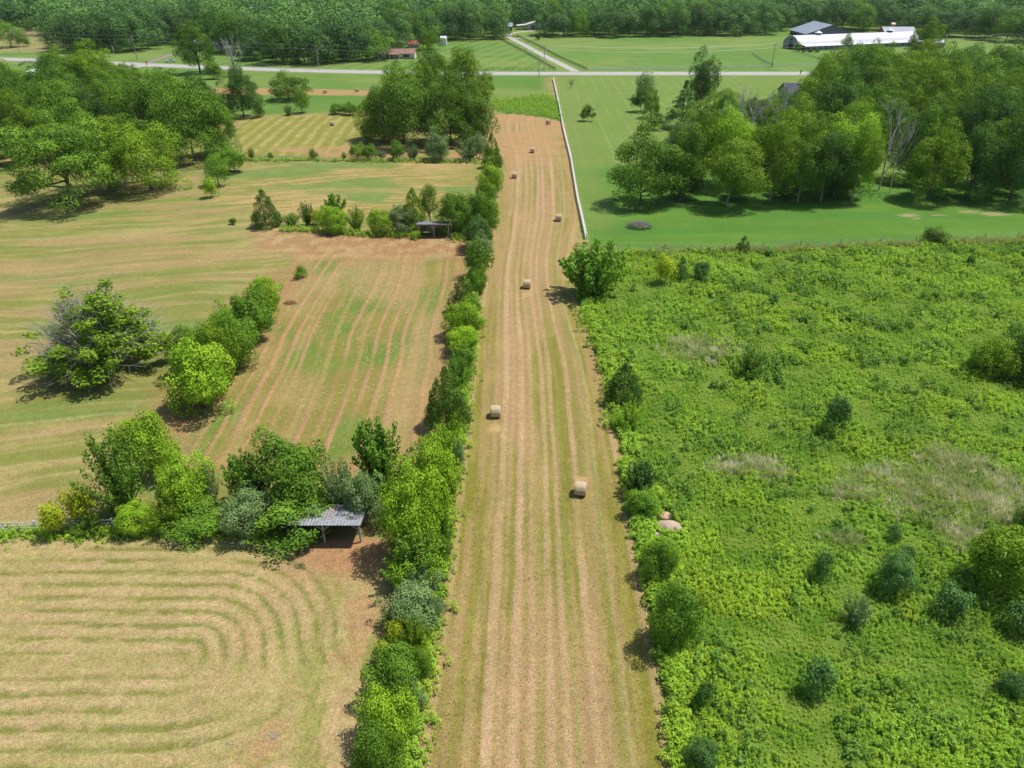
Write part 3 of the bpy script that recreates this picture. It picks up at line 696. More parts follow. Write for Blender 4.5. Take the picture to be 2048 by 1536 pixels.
for a in [
 ('bush/mid', 700, 288, 732, 322, 'round dark shrub, left one of the pair on the rail fence'),
 ('bush/mid', 726, 286, 757, 322, 'round dark shrub, right one of the pair on the rail fence'),
 ('feather/grey', 752, 298, 776, 321, 'small wispy grey shrub right of the pair on the rail fence'),
 ('bush/mid', 780, 282, 812, 322, 'upright green shrub under the big tree clump'),
 ('feather/grey', 808, 286, 842, 322, 'wispy grey shrub under the big tree clump'),
 ('bush/grey', 846, 264, 902, 324, 'large grey green shrub on the rail fence'),
 ('feather/grey', 905, 274, 966, 325, 'grey green thicket where the rail fence meets the hedgerow'),
 ('bush/grey', 940, 262, 972, 320, 'grey green shrub behind the far end of the hedgerow'),
 ('feather/mid', 494, 292, 514, 320, 'slender shrub at the left end of the rail fence'),
 ('sapling/mid', 535, 304, 550, 320, 'tiny shrub second from the left on the rail fence'),
 ('sapling/mid', 618, 297, 636, 320, 'tiny pointed shrub midway along the rail fence'),
 ('sapling/mid', 683, 304, 696, 321, 'tiny shrub just left of the round dark pair'),
 ('bush/mid', 436, 292, 494, 350, 'rounded grey green shrub by the left end of the rail fence'),
 ('column/mid', 416, 308, 462, 376, 'egg shaped green shrub below the rounded grey green one'),
 ('sapling/bright', 408, 352, 438, 398, 'small bright sapling, lowest in the row by the big trees'),
 ('sapling/mid', 590, 532, 616, 558, 'tiny dark sapling alone in the worn middle field'),
 ('sapling/dark', 458, 436, 476, 450, 'tiny weed clump in the pasture left of the conical cedar'),
 ('bush/mid', 660, 205, 690, 230, 'dark bush beyond the far hay field, left of two'),
 ('bush/mid', 686, 206, 716, 232, 'dark bush beyond the far hay field, right of two'),
 ]: plant(*a, group=LOWF if 'fence' in a[5] else None)
MEAD = 'young trees scattered through the weedy meadow'
for a in [
 ('vase/mid', 1112, 476, 1256, 604, 'big spiky shrub at the corner of the meadow below the white fence'),
 ('sapling/yellow', 1300, 504, 1352, 576, 'yellow green sapling, left of three below the lawn'),
 ('cedar/blue', 1340, 508, 1382, 566, 'dark blue green sapling between the yellow one and the round one'),
 ('bush/blue', 1378, 516, 1422, 568, 'round dark blue green sapling, right of three below the lawn'),
 ('cedar/cedar', 1468, 473, 1502, 508, 'small pointed cedar on the meadow boundary'),
 ('bush/cedar', 1843, 455, 1890, 492, 'round cedar on the meadow boundary at the right'),
 ('feather/mid', 1462, 698, 1532, 764, 'dark feathery sapling in the middle of the upper meadow'),
 ('sapling/blue', 1632, 778, 1698, 880, 'tall blue green sapling standing alone right of the meadow centre'),
 ('bush/olive', 1935, 678, 2022, 760, 'yellow topped bush near the right edge of the meadow'),
 ('bush/dark', 2000, 655, 2090, 768, 'dark bush cut by the right edge of the meadow'),
 ('cedar/dark', 1203, 732, 1288, 820, 'dusty dark cedar on the strip side of the meadow'),
 ('feather/bright', 1224, 806, 1288, 868, 'bright bush just below the dusty dark cedar'),
 ('vase/blue', 1232, 912, 1322, 1005, 'dark spreading bush right of the near right bale'),
 ('bush/mid', 1250, 988, 1316, 1045, 'green bush just below the dark spreading one'),
 ('sapling/blue', 1610, 1098, 1662, 1168, 'blue green sapling, upper left of the lower meadow group'),
 ('bush/blue', 1735, 1108, 1832, 1205, 'widest blue green sapling of the lower meadow group'),
 ('sapling/blue', 1790, 1088, 1828, 1130, 'small blue green sapling topping the widest one'),
 ('sapling/blue', 1850, 1172, 1934, 1250, 'blue green sapling between the widest one and the round cedar'),
 ('sapling/blue', 1765, 1046, 1802, 1092, 'smallest blue green sapling below the dry grass'),
 ('bush/olive', 1928, 1066, 2065, 1210, 'big round yellow tinged cedar at the right edge of the meadow'),
 ('bush/dark', 2022, 1018, 2090, 1080, 'dark bush mostly outside the right edge above the round cedar'),
 ('sapling/blue', 1588, 1318, 1672, 1404, 'straggly dark sapling in the near meadow'),
 ('sapling/blue', 1990, 1205, 2075, 1280, 'dark bush at the right edge below the round cedar'),
 ('feather/grey', 1670, 1198, 1745, 1262, 'dusty grey bush left of the blue green sapling'),
 ('bush/blue', 1985, 1350, 2060, 1410, 'low blue bush at the right edge of the near meadow'),
 ('bush/mid', 1292, 1170, 1392, 1310, 'dense green bush throwing a shadow on the mown strip'),
 ('bush/mid', 1278, 1085, 1352, 1165, 'green bush above the dense one at the strip edge'),
 ('bush/blue', 1358, 1478, 1440, 1560, 'blue green bush at the bottom of the strip edge'),
 ('sapling/dark', 1382, 1360, 1432, 1420, 'small dark yellow tipped bush near the bottom of the strip edge'),
 ('sapling/blue', 1530, 585, 1560, 612, 'tiny dark sapling in the upper meadow'),
 ('sapling/dark', 1928, 508, 1950, 535, 'tiny thin sapling below the round boundary cedar'),
 ]:
    k_, a0, b0, a1, b1, lb = a; f = .10 if k_.startswith('sapling') or 'blue' in k_ else 0
    plant(k_, a0 + f * (a1 - a0), b0 + f * (b1 - b0), a1 - f * (a1 - a0), b1 - .5 * f * (b1 - b0), lb, group=MEAD)
LAWNG = 'trees on the long lawn'
for a in [
 ('tree/wood', 1160, 208, 1188, 244, 'small round tree alone on the lawn'),
 ('tree/dark', 1262, 172, 1300, 226, 'dark tree, left of the group on the lawn'),
 ('column/grey', 1270, 144, 1310, 200, 'pale drooping tree behind the dark group on the lawn'),
 ('tree/wood', 1284, 178, 1318, 238, 'dark tree, front of the group on the lawn'),
 ('tree/dark', 1366, 104, 1432, 232, 'tall dark tree between the lawn and the road'),
 ('spruce/blue', 1318, 160, 1408, 262, 'bluish spruce at the left end of the grove'),
 ('tree/dark', 1288, 222, 1330, 262, 'low dark bush below the bluish spruce'),
 ]: plant(*a, group=LAWNG)
FR = 'front row of trees along the edge of the grove'
for a in [
 ('skirt/wood', 1212, 252, 1352, 420, 'leafy full tree at the left end of the grove with a skirt to the ground'),
 ('grove/wood', 1318, 250, 1402, 408, 'slim pale trunked tree second from the left of the grove'),
 ('tree/olive', 1345, 208, 1452, 372, 'tree with thin greyish foliage behind the left end of the grove'),
 ('grove/olive', 1390, 282, 1515, 422, 'yellow green tree with a pale trunk, third from the left of the grove'),
 ('grove/bright', 1388, 222, 1500, 380, 'bright topped tree above the third front trunk'),
 ('grove/olive', 1488, 250, 1592, 410, 'tree with a leaning pale trunk in the middle left of the grove'),
 ('grove/wood', 1550, 268, 1640, 412, 'tree with the thickest pale trunk in the middle of the grove'),
 ('grove/bright', 1515, 208, 1625, 375, 'bright yellow green crown in the centre of the grove'),
 ('grove/dark', 1592, 262, 1690, 410, 'dark tree right of the thickest pale trunk'),
 ('grove/bright', 1610, 236, 1725, 400, 'bright green crown right of the grove centre'),
 ('grove/olive', 1662, 250, 1742, 408, 'tree before the gap where the dead trunks stand'),
 ('tree/olive', 1792, 262, 1914, 408, 'full olive green tree right of the dead trunks'),
 ('grove/bright', 1640, 208, 1745, 370, 'bright crown behind the right half of the front row'),
 ('skirt/dark', 1878, 250, 1992, 405, 'very dark tree right of the olive one'),
 ('skirt/dark', 1950, 190, 2090, 410, 'dark tall tree at the right edge of the grove'),
 ('tree/dark', 1850, 175, 1960, 380, 'dark tree behind the olive one'),
 ]: plant(*a, group=FR, depth=.5)
BIGC = 'big clump of trees between the far hay field and the strip'
for a in [
 ('skirt/olive', 715, 168, 820, 285, 'outermost left tree of the big clump'),
 ('skirt/wood', 735, 130, 880, 296, 'wide front tree of the big clump, left half'),
 ('skirt/wood', 838, 150, 960, 296, 'wide dark front tree of the big clump, right half'),
 ('tree/olive', 768, 124, 862, 262, 'tall rounded tree at the top left of the big clump'),
 ('tree/wood', 826, 108, 900, 240, 'dark rounded tree in the middle of the big clump'),
 ('tree/olive', 838, 84, 905, 235, 'yellowish tree at the back of the big clump'),
 ('skirt/olive', 878, 88, 982, 262, 'tall yellow green tree at the right of the big clump'),
 ('skirt/wood', 895, 168, 988, 288, 'lower right tree of the big clump'),
 ('tree/olive', 945, 145, 992, 190, 'small outlying crown at the right of the big clump'),
 ]: plant(*a, group=BIGC, depth=.5)
LEFTG = 'dense stand of trees at the left of the photograph'
for a in [
 ('oak/wood', 35, 238, 252, 428, 'great spreading oak with a visible pale trunk, nearest of the left stand'),
 ('tree/olive', 150, 236, 290, 385, 'yellow green tree at the right shoulder of the great oak'),
 ('skirt/olive', 228, 242, 378, 390, 'fresh green low tree right of the great oak'),
 ('skirt/wood', 318, 150, 462, 330, 'tall layered tree at the right end of the left stand'),
 ('skirt/wood', 405, 190, 486, 312, 'smaller grey green tree closing the left stand on the right'),
 ('tree/wood', 232, 150, 352, 300, 'green tree behind the fresh green low tree'),
 ('tree/olive', 20, 196, 110, 330, 'bright crowned tree behind the great oak at the far left'),
 ('tree/dark', -60, 200, 48, 345, 'dark tree cut by the left edge'),
 ('tree/wood', 100, 195, 220, 320, 'dense green tree right behind the great oak'),
 ('skirt/dark', 450, 135, 526, 238, 'dark conical tree beside the yellow strip of hay'),
 ('skirt/wood', 538, 146, 620, 204, 'round broad tree standing alone before the road'),
 ('column/mid', 588, 178, 622, 228, 'small upright tree in front of the round one'),
 ('feather/grey', 565, 208, 592, 232, 'wispy bush left of the small upright tree'),
 ]: plant(*a, group=LEFTG if 'stand' in a[5] else None, depth=.5)
# the leaning old tree beside the road and its half dead neighbour
plant('oak/wood', 362, 44, 440, 148, 'tall thin tree with an open flat crown beside the road', depth=.2)
plant('bush/mid', 412, 122, 446, 160, 'bushy growth at the foot of the tall thin roadside tree')
plant('column/dark', 460, 130, 488, 172, 'leafy column wrapped round the dead roadside trunk')

def dead(x, yb, yt, wpx, label, seed, mat=BARKL, **k):
    X, Y = G(x, yb); z = GZ(yb); h = h_at(Y, yt); W = wpx * z / F
    e = empty('dead_tree', (X, Y, 0), 0, label=label, cat='dead tree'); e.scale = (W, W, h)
    o = link('trunk', bare(seed, **k).mesh('dead_tree_trunk', mat), e); return e
DEADP = surf('bleached_dead_wood', (.40, .37, .33), .9, .15, 3.0)
WOODG = surf("weathered_dead_wood", (.36, .34, .31), .9, .2, 3.0)
dead(472, 152, 68, 60, 'dead tree with pale forked branches beside the road', 3, WOODG, r0=.03)
dead(1492, 300, 162, 110, 'pale dead tree fanning above the left part of the grove', 5, DEADP, r0=.02)
dead(1780, 385, 196, 80, 'tall dead tree with pale trunk inside the grove, the straighter of two', 8, DEADP, levels=2, n0=6, r0=.014)
dead(1758, 380, 190, 130, 'dead tree with sweeping bare limbs inside the grove, the wider of two', 12, DEADP, levels=3, n0=5, r0=.014)
dead(1560, 290, 168, 90, 'thin grey bare tree near the hidden slate roof', 17, WOODG)
dead(1142, 176, 157, 20, 'small bare brown tree on the lawn near the road', 21, BARK, n0=9, base=.1)
dead(230, 235, 170, 60, 'pale bare tree among the left stand', 24, WOODG)
dead(160, 92, 40, 40, 'grey bare tree at the edge of the far left wood', 29, WOODG)
dead(832, 78, 14, 30, 'bare grey tree before the wood behind the red roofed shed', 33, WOODG)

# ---- trees filling the stands: real places chosen inside each stand, heights kept under its skyline
FILL = []
KEEP = [(*G(u, v), r) for u, v, r in ((418, 95, 16), (790, 114, 19), (828, 95, 8), (886, 90, 6), (1015, 62, 9), (1082, 58, 16), (1640, 82, 26), (1690, 86, 26), (1740, 84, 26), (1790, 80, 26), (1600, 188, 10), (70, 152, 10), (1660, 70, 40), (1878, 95, 9), (1775, 385, 9), (1770, 330, 9), (1492, 300, 8))]
def fill(poly_px, spacing, kinds, sky, hr, label, group, seed, wr=(.75, 1.0), lim=999):
    rs = random.Random(seed); P = GP(poly_px); xs_ = [p[0] for p in P]; ys_ = [p[1] for p in P]; n = 0
    for t in range(6000):
        x = rs.uniform(min(xs_), max(xs_)); y = rs.uniform(min(ys_), max(ys_))
        if inpoly(np.array([x]), np.array([y]), P)[0] < 0: continue
        if any((x - a) ** 2 + (y - b) ** 2 < spacing ** 2 for a, b, _ in FILL) or any((x - a) ** 2 + (y - b) ** 2 < (spacing * .6) ** 2 for a, b, _ in PLACED): continue
        if any((x - a) ** 2 + (y - b) ** 2 < r * r for a, b, r in KEEP): continue
        u = CX + F * x / (y * CT + H * ST)
        h = rs.uniform(*hr)
        if sky: h = min(h, h_at(y, np.interp(u, [s[0] for s in sky], [s[1] for s in sky]) + rs.uniform(0, 14)))
        if h < 5.5: continue
        kd = rs.choice(kinds); wdt = min(h * rs.uniform(*wr), spacing * 1.6)
        plant_at(kd, x, y, wdt, h, label, group); FILL.append((x, y, wdt)); n += 1
        if n >= lim: break
    return n
skyR = [(1200, 300), (1330, 262), (1400, 205), (1440, 196), (1540, 186), (1600, 185), (1618, 130), (1690, 84), (1760, 92), (1790, 98), (1810, 100), (1890, 92), (2048, 84), (2500, 80)]
skyL = [(-600, 100), (-20, 104), (12, 112), (35, 148), (95, 150), (110, 118), (150, 100), (210, 112), (250, 122), (300, 140), (400, 150), (440, 175), (480, 200), (520, 240)]
nR1 = fill([(1640, 375), (2110, 375), (2120, 180), (2100, 162), (1640, 162), (1600, 230)], 11.5, ['tree/wood', 'tree/dark', 'tree/olive', 'tree/wood', 'tree/wood'], skyR, (15, 23), 'broadleaf tree in the deep part of the grove right of the lawn', 'crowded trees in the deep right grove', 4)
nR2 = fill([(1350, 330), (1640, 365), (1640, 200), (1500, 225), (1400, 245), (1330, 265)], 9.5, ['tree/olive', 'tree/grey', 'tree/wood', 'grove/olive'], skyR, (10, 19), 'slender tree in the thin left part of the grove behind the front row', 'trees behind the front row of the grove', 5)
nL1 = fill([(-90, 320), (-20, 318), (200, 300), (330, 290), (440, 285), (450, 235), (400, 190), (300, 170), (120, 165), (-120, 160)], 12.5, ['tree/wood', 'tree/dark', 'tree/wood', 'tree/dark', 'skirt/wood'], skyL, (14, 22), 'broadleaf tree crowded in the middle of the left stand', 'crowded trees of the left stand', 6)
nL2 = fill([(110, 172), (330, 178), (400, 165), (320, 158), (140, 152)], 8, ['tree/wood', 'tree/olive'], skyL, (10, 18), 'broadleaf tree on the road side of the left stand', 'trees of the left stand nearest the road', 7)
for a in [
 ('tree/olive', 150, 98, 250, 215, 'bright topped tree peeking over the road at the back of the left stand'),
 ('tree/wood', 85, 104, 160, 200, 'grey green tree beside the pale hidden roof at the left'),
 ('tree/dark', -40, 105, 36, 240, 'dark tree at the left edge just below the road'),
 ('tree/olive', 195, 128, 245, 190, 'yellow crowned small tree in the back of the left stand'),
 ('tree/wood', 1620, 122, 1690, 250, 'dark tree against the road at the left corner of the deep grove'),
 ('tree/wood', 1665, 76, 1765, 220, 'tallest tree of the deep grove before the long barn'),
 ('tree/olive', 1808, 42, 1876, 122, 'broad bright tree hiding the right end of the long barn'),
 ('tree/olive', 1722, 138, 1830, 262, 'soft rounded tree in the deep grove'),
 ('tree/wood', 1880, 118, 2000, 260, 'wide pale green tree in the deep grove on the right'),
 ]: plant(*a, depth=.4)
for a in [
 ('tree/grey', 1538, 176, 1590, 240, 'grey green tree directly in front of the hidden slate roof, left of two'),
 ('tree/wood', 1580, 182, 1640, 250, 'green tree directly in front of the hidden slate roof, right of two'),
 ('tree/wood', 1420, 175, 1480, 250, 'dark green tree left of the fanning dead tree'),
 ('bush/dark', 1330, 345, 1400, 400, 'dark low growth under the second tree of the grove front'),
 ('bush/mid', 1440, 350, 1505, 400, 'low growth between the third and fourth front trunks of the grove'),
 ('bush/dark', 1535, 345, 1605, 396, 'dark low growth beside the thickest pale trunk'),
 ('bush/dark', 1640, 340, 1720, 395, 'dark low growth in the right half of the grove front'),
 ]: plant(*a, depth=.4)
# woods beyond the road: the rows that face the camera, tree by tree
FARK = ['fartree/far', 'fartree/far', 'fartree/mid', 'fartree/far', 'fartree/dark']
W1 = [(118, 106), (290, 103), (310, 92), (345, 84), (420, 96), (490, 112), (560, 130), (700, 130), (790, 100), (800, 88), (745, 100), (700, 118), (560, 118), (490, 100), (420, 86), (345, 76), (310, 84), (290, 92), (118, 95)]
W2 = [(836, 86), (1004, 78), (1004, 72), (830, 75)]
W3 = [(1078, 74), (1300, 75), (1400, 73), (1400, 66), (1078, 67)]
W4 = [(1400, 73), (1600, 70), (1680, 64), (1690, 58), (1400, 65)]
W5 = [(1700, 62), (1760, 64), (2060, 88), (2300, 88), (2300, 80), (2060, 80), (1760, 58), (1700, 56)]
fill(W1, 12, FARK, None, (17, 25), 'tree in the wood across the road at the upper left', 'facing trees of the upper left wood', 11, (.85, 1.2), 70)
fill(W2, 12, FARK, None, (17, 24), 'tree in the wood between the red roofed shed and the white driveway', 'facing trees of the wood left of the driveway', 12, (.85, 1.2), 20)
fill(W3, 12, FARK, None, (16, 23), 'tree in the wood behind the paddock right of the white driveway', 'facing trees of the wood right of the driveway', 13, (.85, 1.2), 36)
fill(W4, 12, FARK, None, (17, 24), 'tree in the wood behind the paddock left of the long barn', 'facing trees of the wood left of the barn', 14, (.85, 1.2), 26)
fill(W5, 13, FARK, None, (16, 23), 'tree in the wood right of and behind the long barn', 'facing trees of the wood behind the barn', 15, (.85, 1.2), 40)
for a in [
 ('fartree/mid', -6, 42, 50, 96, 'tree in the dry pasture beyond the road, nearest the left edge'),
 ('fartree/mid', 36, 60, 60, 94, 'small tree beside the first utility pole in the dry pasture'),
 ('fartree/far', 52, 36, 78, 70, 'tree at the back left of the dry pasture'),
 ('fartree/far', 80, 34, 102, 70, 'tree at the back right of the dry pasture'),
 ('fartree/mid', 720, 60, 790, 122, 'full dark tree at the left end of the ranch house'),
 ('fartree/mid', 836, 48, 884, 100, 'round dark tree hiding the right end of the ranch house'),
 ('fartree/mid', 730, 103, 745, 120, 'small yard tree before the ranch house'),
 ('fartree/far', 480, 70, 540, 122, 'dark tree behind the dead roadside tree'),
 ('spruce/blue', 560, 78, 605, 130, 'pale bluish tree at the front of the upper left wood'),
 ('fartree/grey', 1680, 66, 1702, 98, 'thin greyish tree in front of the long barn'),
 ('bush/mid', 1588, 84, 1602, 104, 'rounded shrub at the gable end of the long barn'),
 ('bush/dark', 1603, 98, 1612, 105, 'clipped ball shrub before the long barn, first from the left'),
 ('bush/dark', 1615, 98, 1625, 105, 'clipped ball shrub before the long barn, second from the left'),
 ('bush/dark', 1629, 98, 1639, 105, 'clipped ball shrub before the long barn, third from the left'),
 ('bush/dark', 1070, 66, 1082, 80, 'bush by the gate beyond the white driveway'),
 ]: plant(*a, depth=.4)

# the rest of the woods as one mass: canopy built of small crowns
def woodmass():
    rs = np.random.RandomState(9); Vs = []; Ts = []
    unit = [crown(900 + i, clumps=17, per=50, csize=.29, leaf=.07, zc=.5, rz=.5, lump=.40, jit=.25, up=.2) for i in range(4)]
    def clear(x, y):
        for P in (GP([(1000, 80), (1000, 56), (1100, 54), (1110, 80)]), GP([(1560, 100), (1580, 64), (1640, 52), (1760, 52), (1820, 58), (1900, 70), (1900, 104)]), GP([(-500, 100), (-500, 56), (96, 56), (116, 80), (118, 100)]), 
                  GP([(1600, 6), (1600, -8), (1740, -8), (1740, 6)]), GP([(800, 100), (800, 76), (1000, 76), (1000, 100)])):
            if inpoly(np.array([x], np.float32), np.array([y], np.float32), P)[0] > 0: return True
        return False
    edge = [(-900, 60), (-500, 56), (96, 58), (118, 93), (290, 90), (345, 74), (430, 84), (490, 98), (560, 116), (700, 116), (745, 98), (790, 80), (835, 73), (1004, 70), (1078, 65), (1400, 64), (1690, 55), (1760, 57), (2060, 78), (2300, 76), (3200, 76)]
    ev = GP(edge); cnt = 0
    for gy in np.arange(430, 1450, 16):
        for gx in np.arange(-1.05 * gy, 1.05 * gy, 16):
            x = gx + rs.uniform(-5, 5); y = gy + rs.uniform(-5, 5)
            th = atan2(x, y); ea = [atan2(p[0], p[1]) for p in ev]; er = [np.hypot(*p) for p in ev]
            r = np.interp(th, ea, er)
            if np.hypot(x, y) < r: continue
            if any((x - a) ** 2 + (y - b) ** 2 < 64 for a, b, _ in FILL if abs(y - b) < 9): continue
            if clear(x, y) or any((x - a) ** 2 + (y - b) ** 2 < q * q for a, b, q in KEEP): continue
            u = unit[rs.randint(4)]; h = rs.uniform(15, 26); wd = min(h * rs.uniform(.95, 1.25), 26); a = rs.uniform(0, 6.28)
            v = u[0]; 
            if y > 800: 
                v = v.reshape(-1, 4, 3)[::2].reshape(-1, 3) ; t = u[2].reshape(-1, 4)[::2].reshape(-1)
            else: t = u[2]
            R = np.array(((cos(a), -sin(a)), (sin(a), cos(a))))
            p = np.empty_like(v, dtype=np.float32); p[:, :2] = v[:, :2] @ R.T * wd + (x, y); p[:, 2] = v[:, 2] * h
            Vs.append(p); Ts.append(np.clip(t + rs.uniform(-.35, .3), 0, 1)); cnt += 1
    V = np.concatenate(Vs); print("woodmass", cnt, len(V) // 4)
    tag(link("woodland", npmesh("woodland", V, np.arange(len(V)).reshape(-1, 4), [LM['far']], tone=np.concatenate(Ts))), kind='stuff', label='unbroken deciduous woodland behind the roadside trees', cat='woodland')
woodmass()

print("fill", nR1, nR2, nL1, nL2, len(FILL), len(PLACED))
# ---------------------------------------------------------------- weeds, undergrowth and loose hay (countless: stuff)
def scatter(name, pts, size, mat, kinds, label, seed, tonefn=None, cat='undergrowth', tilt=None):
    """one mesh of many small plants; pts (n,2), size (n,)"""
    rs = np.random.RandomState(seed); n = len(pts)
    if n == 0: return
    units = []
    for k in range(6):
        r2 = np.random.RandomState(seed * 7 + k)
        if kinds == 'weed':
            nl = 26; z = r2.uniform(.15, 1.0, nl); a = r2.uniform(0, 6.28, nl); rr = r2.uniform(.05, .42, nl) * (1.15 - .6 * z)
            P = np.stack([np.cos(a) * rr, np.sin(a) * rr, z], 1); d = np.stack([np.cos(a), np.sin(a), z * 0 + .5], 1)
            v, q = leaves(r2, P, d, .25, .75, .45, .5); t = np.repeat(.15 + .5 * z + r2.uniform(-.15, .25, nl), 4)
        elif kinds == 'blade':
            nl = 20; a = r2.uniform(0, 6.28, nl); L = r2.uniform(.6, 1.1, nl); w_ = .026; le = r2.uniform(.15, .9, nl)
            b0 = np.stack([r2.uniform(-.25, .25, nl), r2.uniform(-.25, .25, nl), np.zeros(nl)], 1); tv = np.stack([np.cos(a) * le, np.sin(a) * le, L], 1)
            sx = np.stack([-np.sin(a), np.cos(a), 0 * a], 1) * w_
            v = np.stack([b0 - sx, b0 + sx, b0 + tv + sx * .2, b0 + tv - sx * .2], 1).reshape(-1, 3); t = np.repeat(r2.uniform(.2, 1, nl), 4)
        else:  # lying wisps
            nl = 9; a = r2.normal(0, .5, nl); L = r2.uniform(.35, 1.0, nl); p0 = np.stack([r2.uniform(-.5, .5, nl), r2.uniform(-.3, .3, nl), r2.uniform(.02, .10, nl)], 1)
            dv = np.stack([np.cos(a) * L, np.sin(a) * L, r2.uniform(-.03, .06, nl)], 1); sx = np.stack([-np.sin(a), np.cos(a), 0 * a], 1) * .018
            v = np.stack([p0 - dv / 2 - sx, p0 - dv / 2 + sx, p0 + dv / 2 + sx * .4, p0 + dv / 2 - sx * .4], 1).reshape(-1, 3); t = np.repeat(r2.uniform(.0, 1, nl), 4)
        units.append((v.astype(np.float32), t.astype(np.float32)))
    VV = []; TT = []
    which = rs.randint(0, 6, n); ang = rs.uniform(0, 6.28, n) if tilt is None else tilt + rs.normal(0, .5, n)
    tb = tonefn(pts[:, 0], pts[:, 1]) if tonefn else np.zeros(n)
    for k in range(6):
        s = which == k; m = s.sum()
        if not m: continue
        v, t = units[k]; c, sn = np.cos(ang[s])[:, None], np.sin(ang[s])[:, None]; S = size[s][:, None]; W_ = S * rs.uniform(.85, 1.3, (m, 1))
        X = (v[None, :, 0] * c - v[None, :, 1] * sn) * W_ + pts[s, 0][:, None]
        Y = (v[None, :, 0] * sn + v[None, :, 1] * c) * W_ + pts[s, 1][:, None]
        Z = v[None, :, 2] * S * (rs.uniform(.75, 1.25, (m, 1)) if kinds != 'wisp' else 1)
        VV.append(np.stack([X, Y, Z], -1).reshape(-1, 3).astype(np.float32)); TT.append(np.clip(t[None, :] + tb[s][:, None] + rs.uniform(-.12, .12, (m, 1)), 0, 1).reshape(-1))
    V = np.concatenate(VV)
    o = link(name, npmesh(name, V, np.arange(len(V)).reshape(-1, 4), [mat], tone=np.concatenate(TT)))
    return tag(o, kind='stuff', label=label, cat=cat)
def pts_in(poly, dens, seed, xr=None, yr=None, soft=0.4, keep=None):
    rs = np.random.RandomState(seed); P = np.array(poly); x0, y0 = P.min(0); x1, y1 = P.max(0)
    if xr: x0, x1 = max(x0, xr[0]), min(x1, xr[1])
    if yr: y0, y1 = max(y0, yr[0]), min(y1, yr[1])
    if y1 <= y0: return np.zeros((0, 2), np.float32)
    n = int((x1 - x0) * (y1 - y0) * dens); x = rs.uniform(x0, x1, n).astype(np.float32); y = rs.uniform(y0, y1, n).astype(np.float32)
    ok = inpoly(x, y, poly) + soft * (fbm(x * .8, y * .8, 2) - .5) * 4 > .1
    ok &= (np.abs(x) < .80 * y + 22)
    if keep is not None: ok &= keep(x, y) > rs.uniform(0, 1, n)
    return np.stack([x[ok], y[ok]], 1)
def weedcol():
    m, n, b = newmat("weed_foliage")
    t = N(n, "ShaderNodeAttribute", attribute_name="tone").outputs["Fac"]; g = N(n, "ShaderNodeNewGeometry").outputs["Position"]
    f1 = rng(n, noise(n, .07, 4, .6, g), 0, 1, .38, .62); f2 = rng(n, noise(n, .35, 3, .6, g), 0, 1, .35, .65); f3 = rng(n, noise(n, .16, 4, .7, g), 0, 1, .60, .72)
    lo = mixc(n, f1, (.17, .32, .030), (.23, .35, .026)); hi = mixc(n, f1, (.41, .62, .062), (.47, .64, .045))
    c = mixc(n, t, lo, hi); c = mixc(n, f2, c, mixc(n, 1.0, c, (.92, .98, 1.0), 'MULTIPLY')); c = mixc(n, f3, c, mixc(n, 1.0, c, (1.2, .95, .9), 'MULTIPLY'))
    n.links.new(c, b.inputs["Base Color"]); b.inputs["Roughness"].default_value = .55; b.inputs["Specular IOR Level"].default_value = .25
    tr = N(n, "ShaderNodeBsdfTranslucent"); n.links.new(c, tr.inputs[0]); mx = N(n, "ShaderNodeMixShader"); mx.inputs[0].default_value = .42
    n.links.new(b.outputs[0], mx.inputs[1]); n.links.new(tr.outputs[0], mx.inputs[2]); n.links.new(mx.outputs[0], n.nodes["Material Output"].inputs[0]); return m
WEED = weedcol()
DRYP = [(1900, 925, 60, 25), (1700, 985, 55, 16), (1830, 985, 120, 45), (1990, 1000, 90, 60), (1410, 700, 75, 22), (1490, 935, 70, 16), (1930, 930, 60, 22), (1540, 950, 40, 14), (1290, 985, 26, 26), (1930, 1080, 60, 30), (1690, 1080, 40, 12)]
DG = []
for u, v, a, b_ in DRYP:
    c = G(u, v); e = G(u + a, v); f_ = G(u, v - b_); DG.append((c[0], c[1], e[0] - c[0], max(f_[1] - c[1], 1.0)))
def dryness(x, y):
    s = 0 * x
    for cx, cy, rx, ry in DG: s = np.maximum(s, sm(1.55, .1, np.hypot((x - cx) / rx, (y - cy) / ry)))
    return s
def tufts(x, y): return dryness(x, y) * sm(.47, .62, fbm(x * .7 + y * .35, y * .45, 3) + .12 * dryness(x, y))
ROCKS = [(1338, 1052), (1330, 1030), (1313, 1074), (1385, 1232)]
RW = GP(ROCKS)
def notrock(x, y):
    k = np.ones_like(x)
    for (rx, ry), r in zip(RW, (1.5, 1.0, .6, .5)): k = np.minimum(k, sm(r * .7, r * 1.1, np.hypot(x - rx, y - ry)))
    return k
def wk(x, y): return (1 - .55 * dryness(x, y)) * notrock(x, y)
p1 = pts_in(MEADOW, 16, 31, yr=(26, 62), keep=wk); p2 = pts_in(MEADOW, 9, 32, yr=(62, 100), keep=wk); p3 = pts_in(MEADOW, 5.2, 33, yr=(100, 150), keep=wk); p4 = pts_in(MEADOW, 2, 38, yr=(150, 260), keep=wk)
P = np.concatenate([p1, p2, p3, p4])
rs = np.random.RandomState(3)
hgt = .34 + .42 * sm(.35, .7, fbm(P[:, 0] * .22, P[:, 1] * .22, 3)) + .55 * sm(7, 1, inpoly(P[:, 0], P[:, 1], MEADOW)) * sm(150, 100, P[:, 1]) * sm(.4, .6, fbm(P[:, 0] * .5, P[:, 1] * .5, 2))
sz = hgt * rs.uniform(.6, 1.15, len(P)) * np.clip(.85 + (P[:, 1] - 50) * .006, .85, 1.4)
patch = lambda x, y: .15 + .6 * (fbm(x * .45, y * .45, 3) - .5) + .75 * (fbm(x * .13, y * .13, 3) - .5) * .8
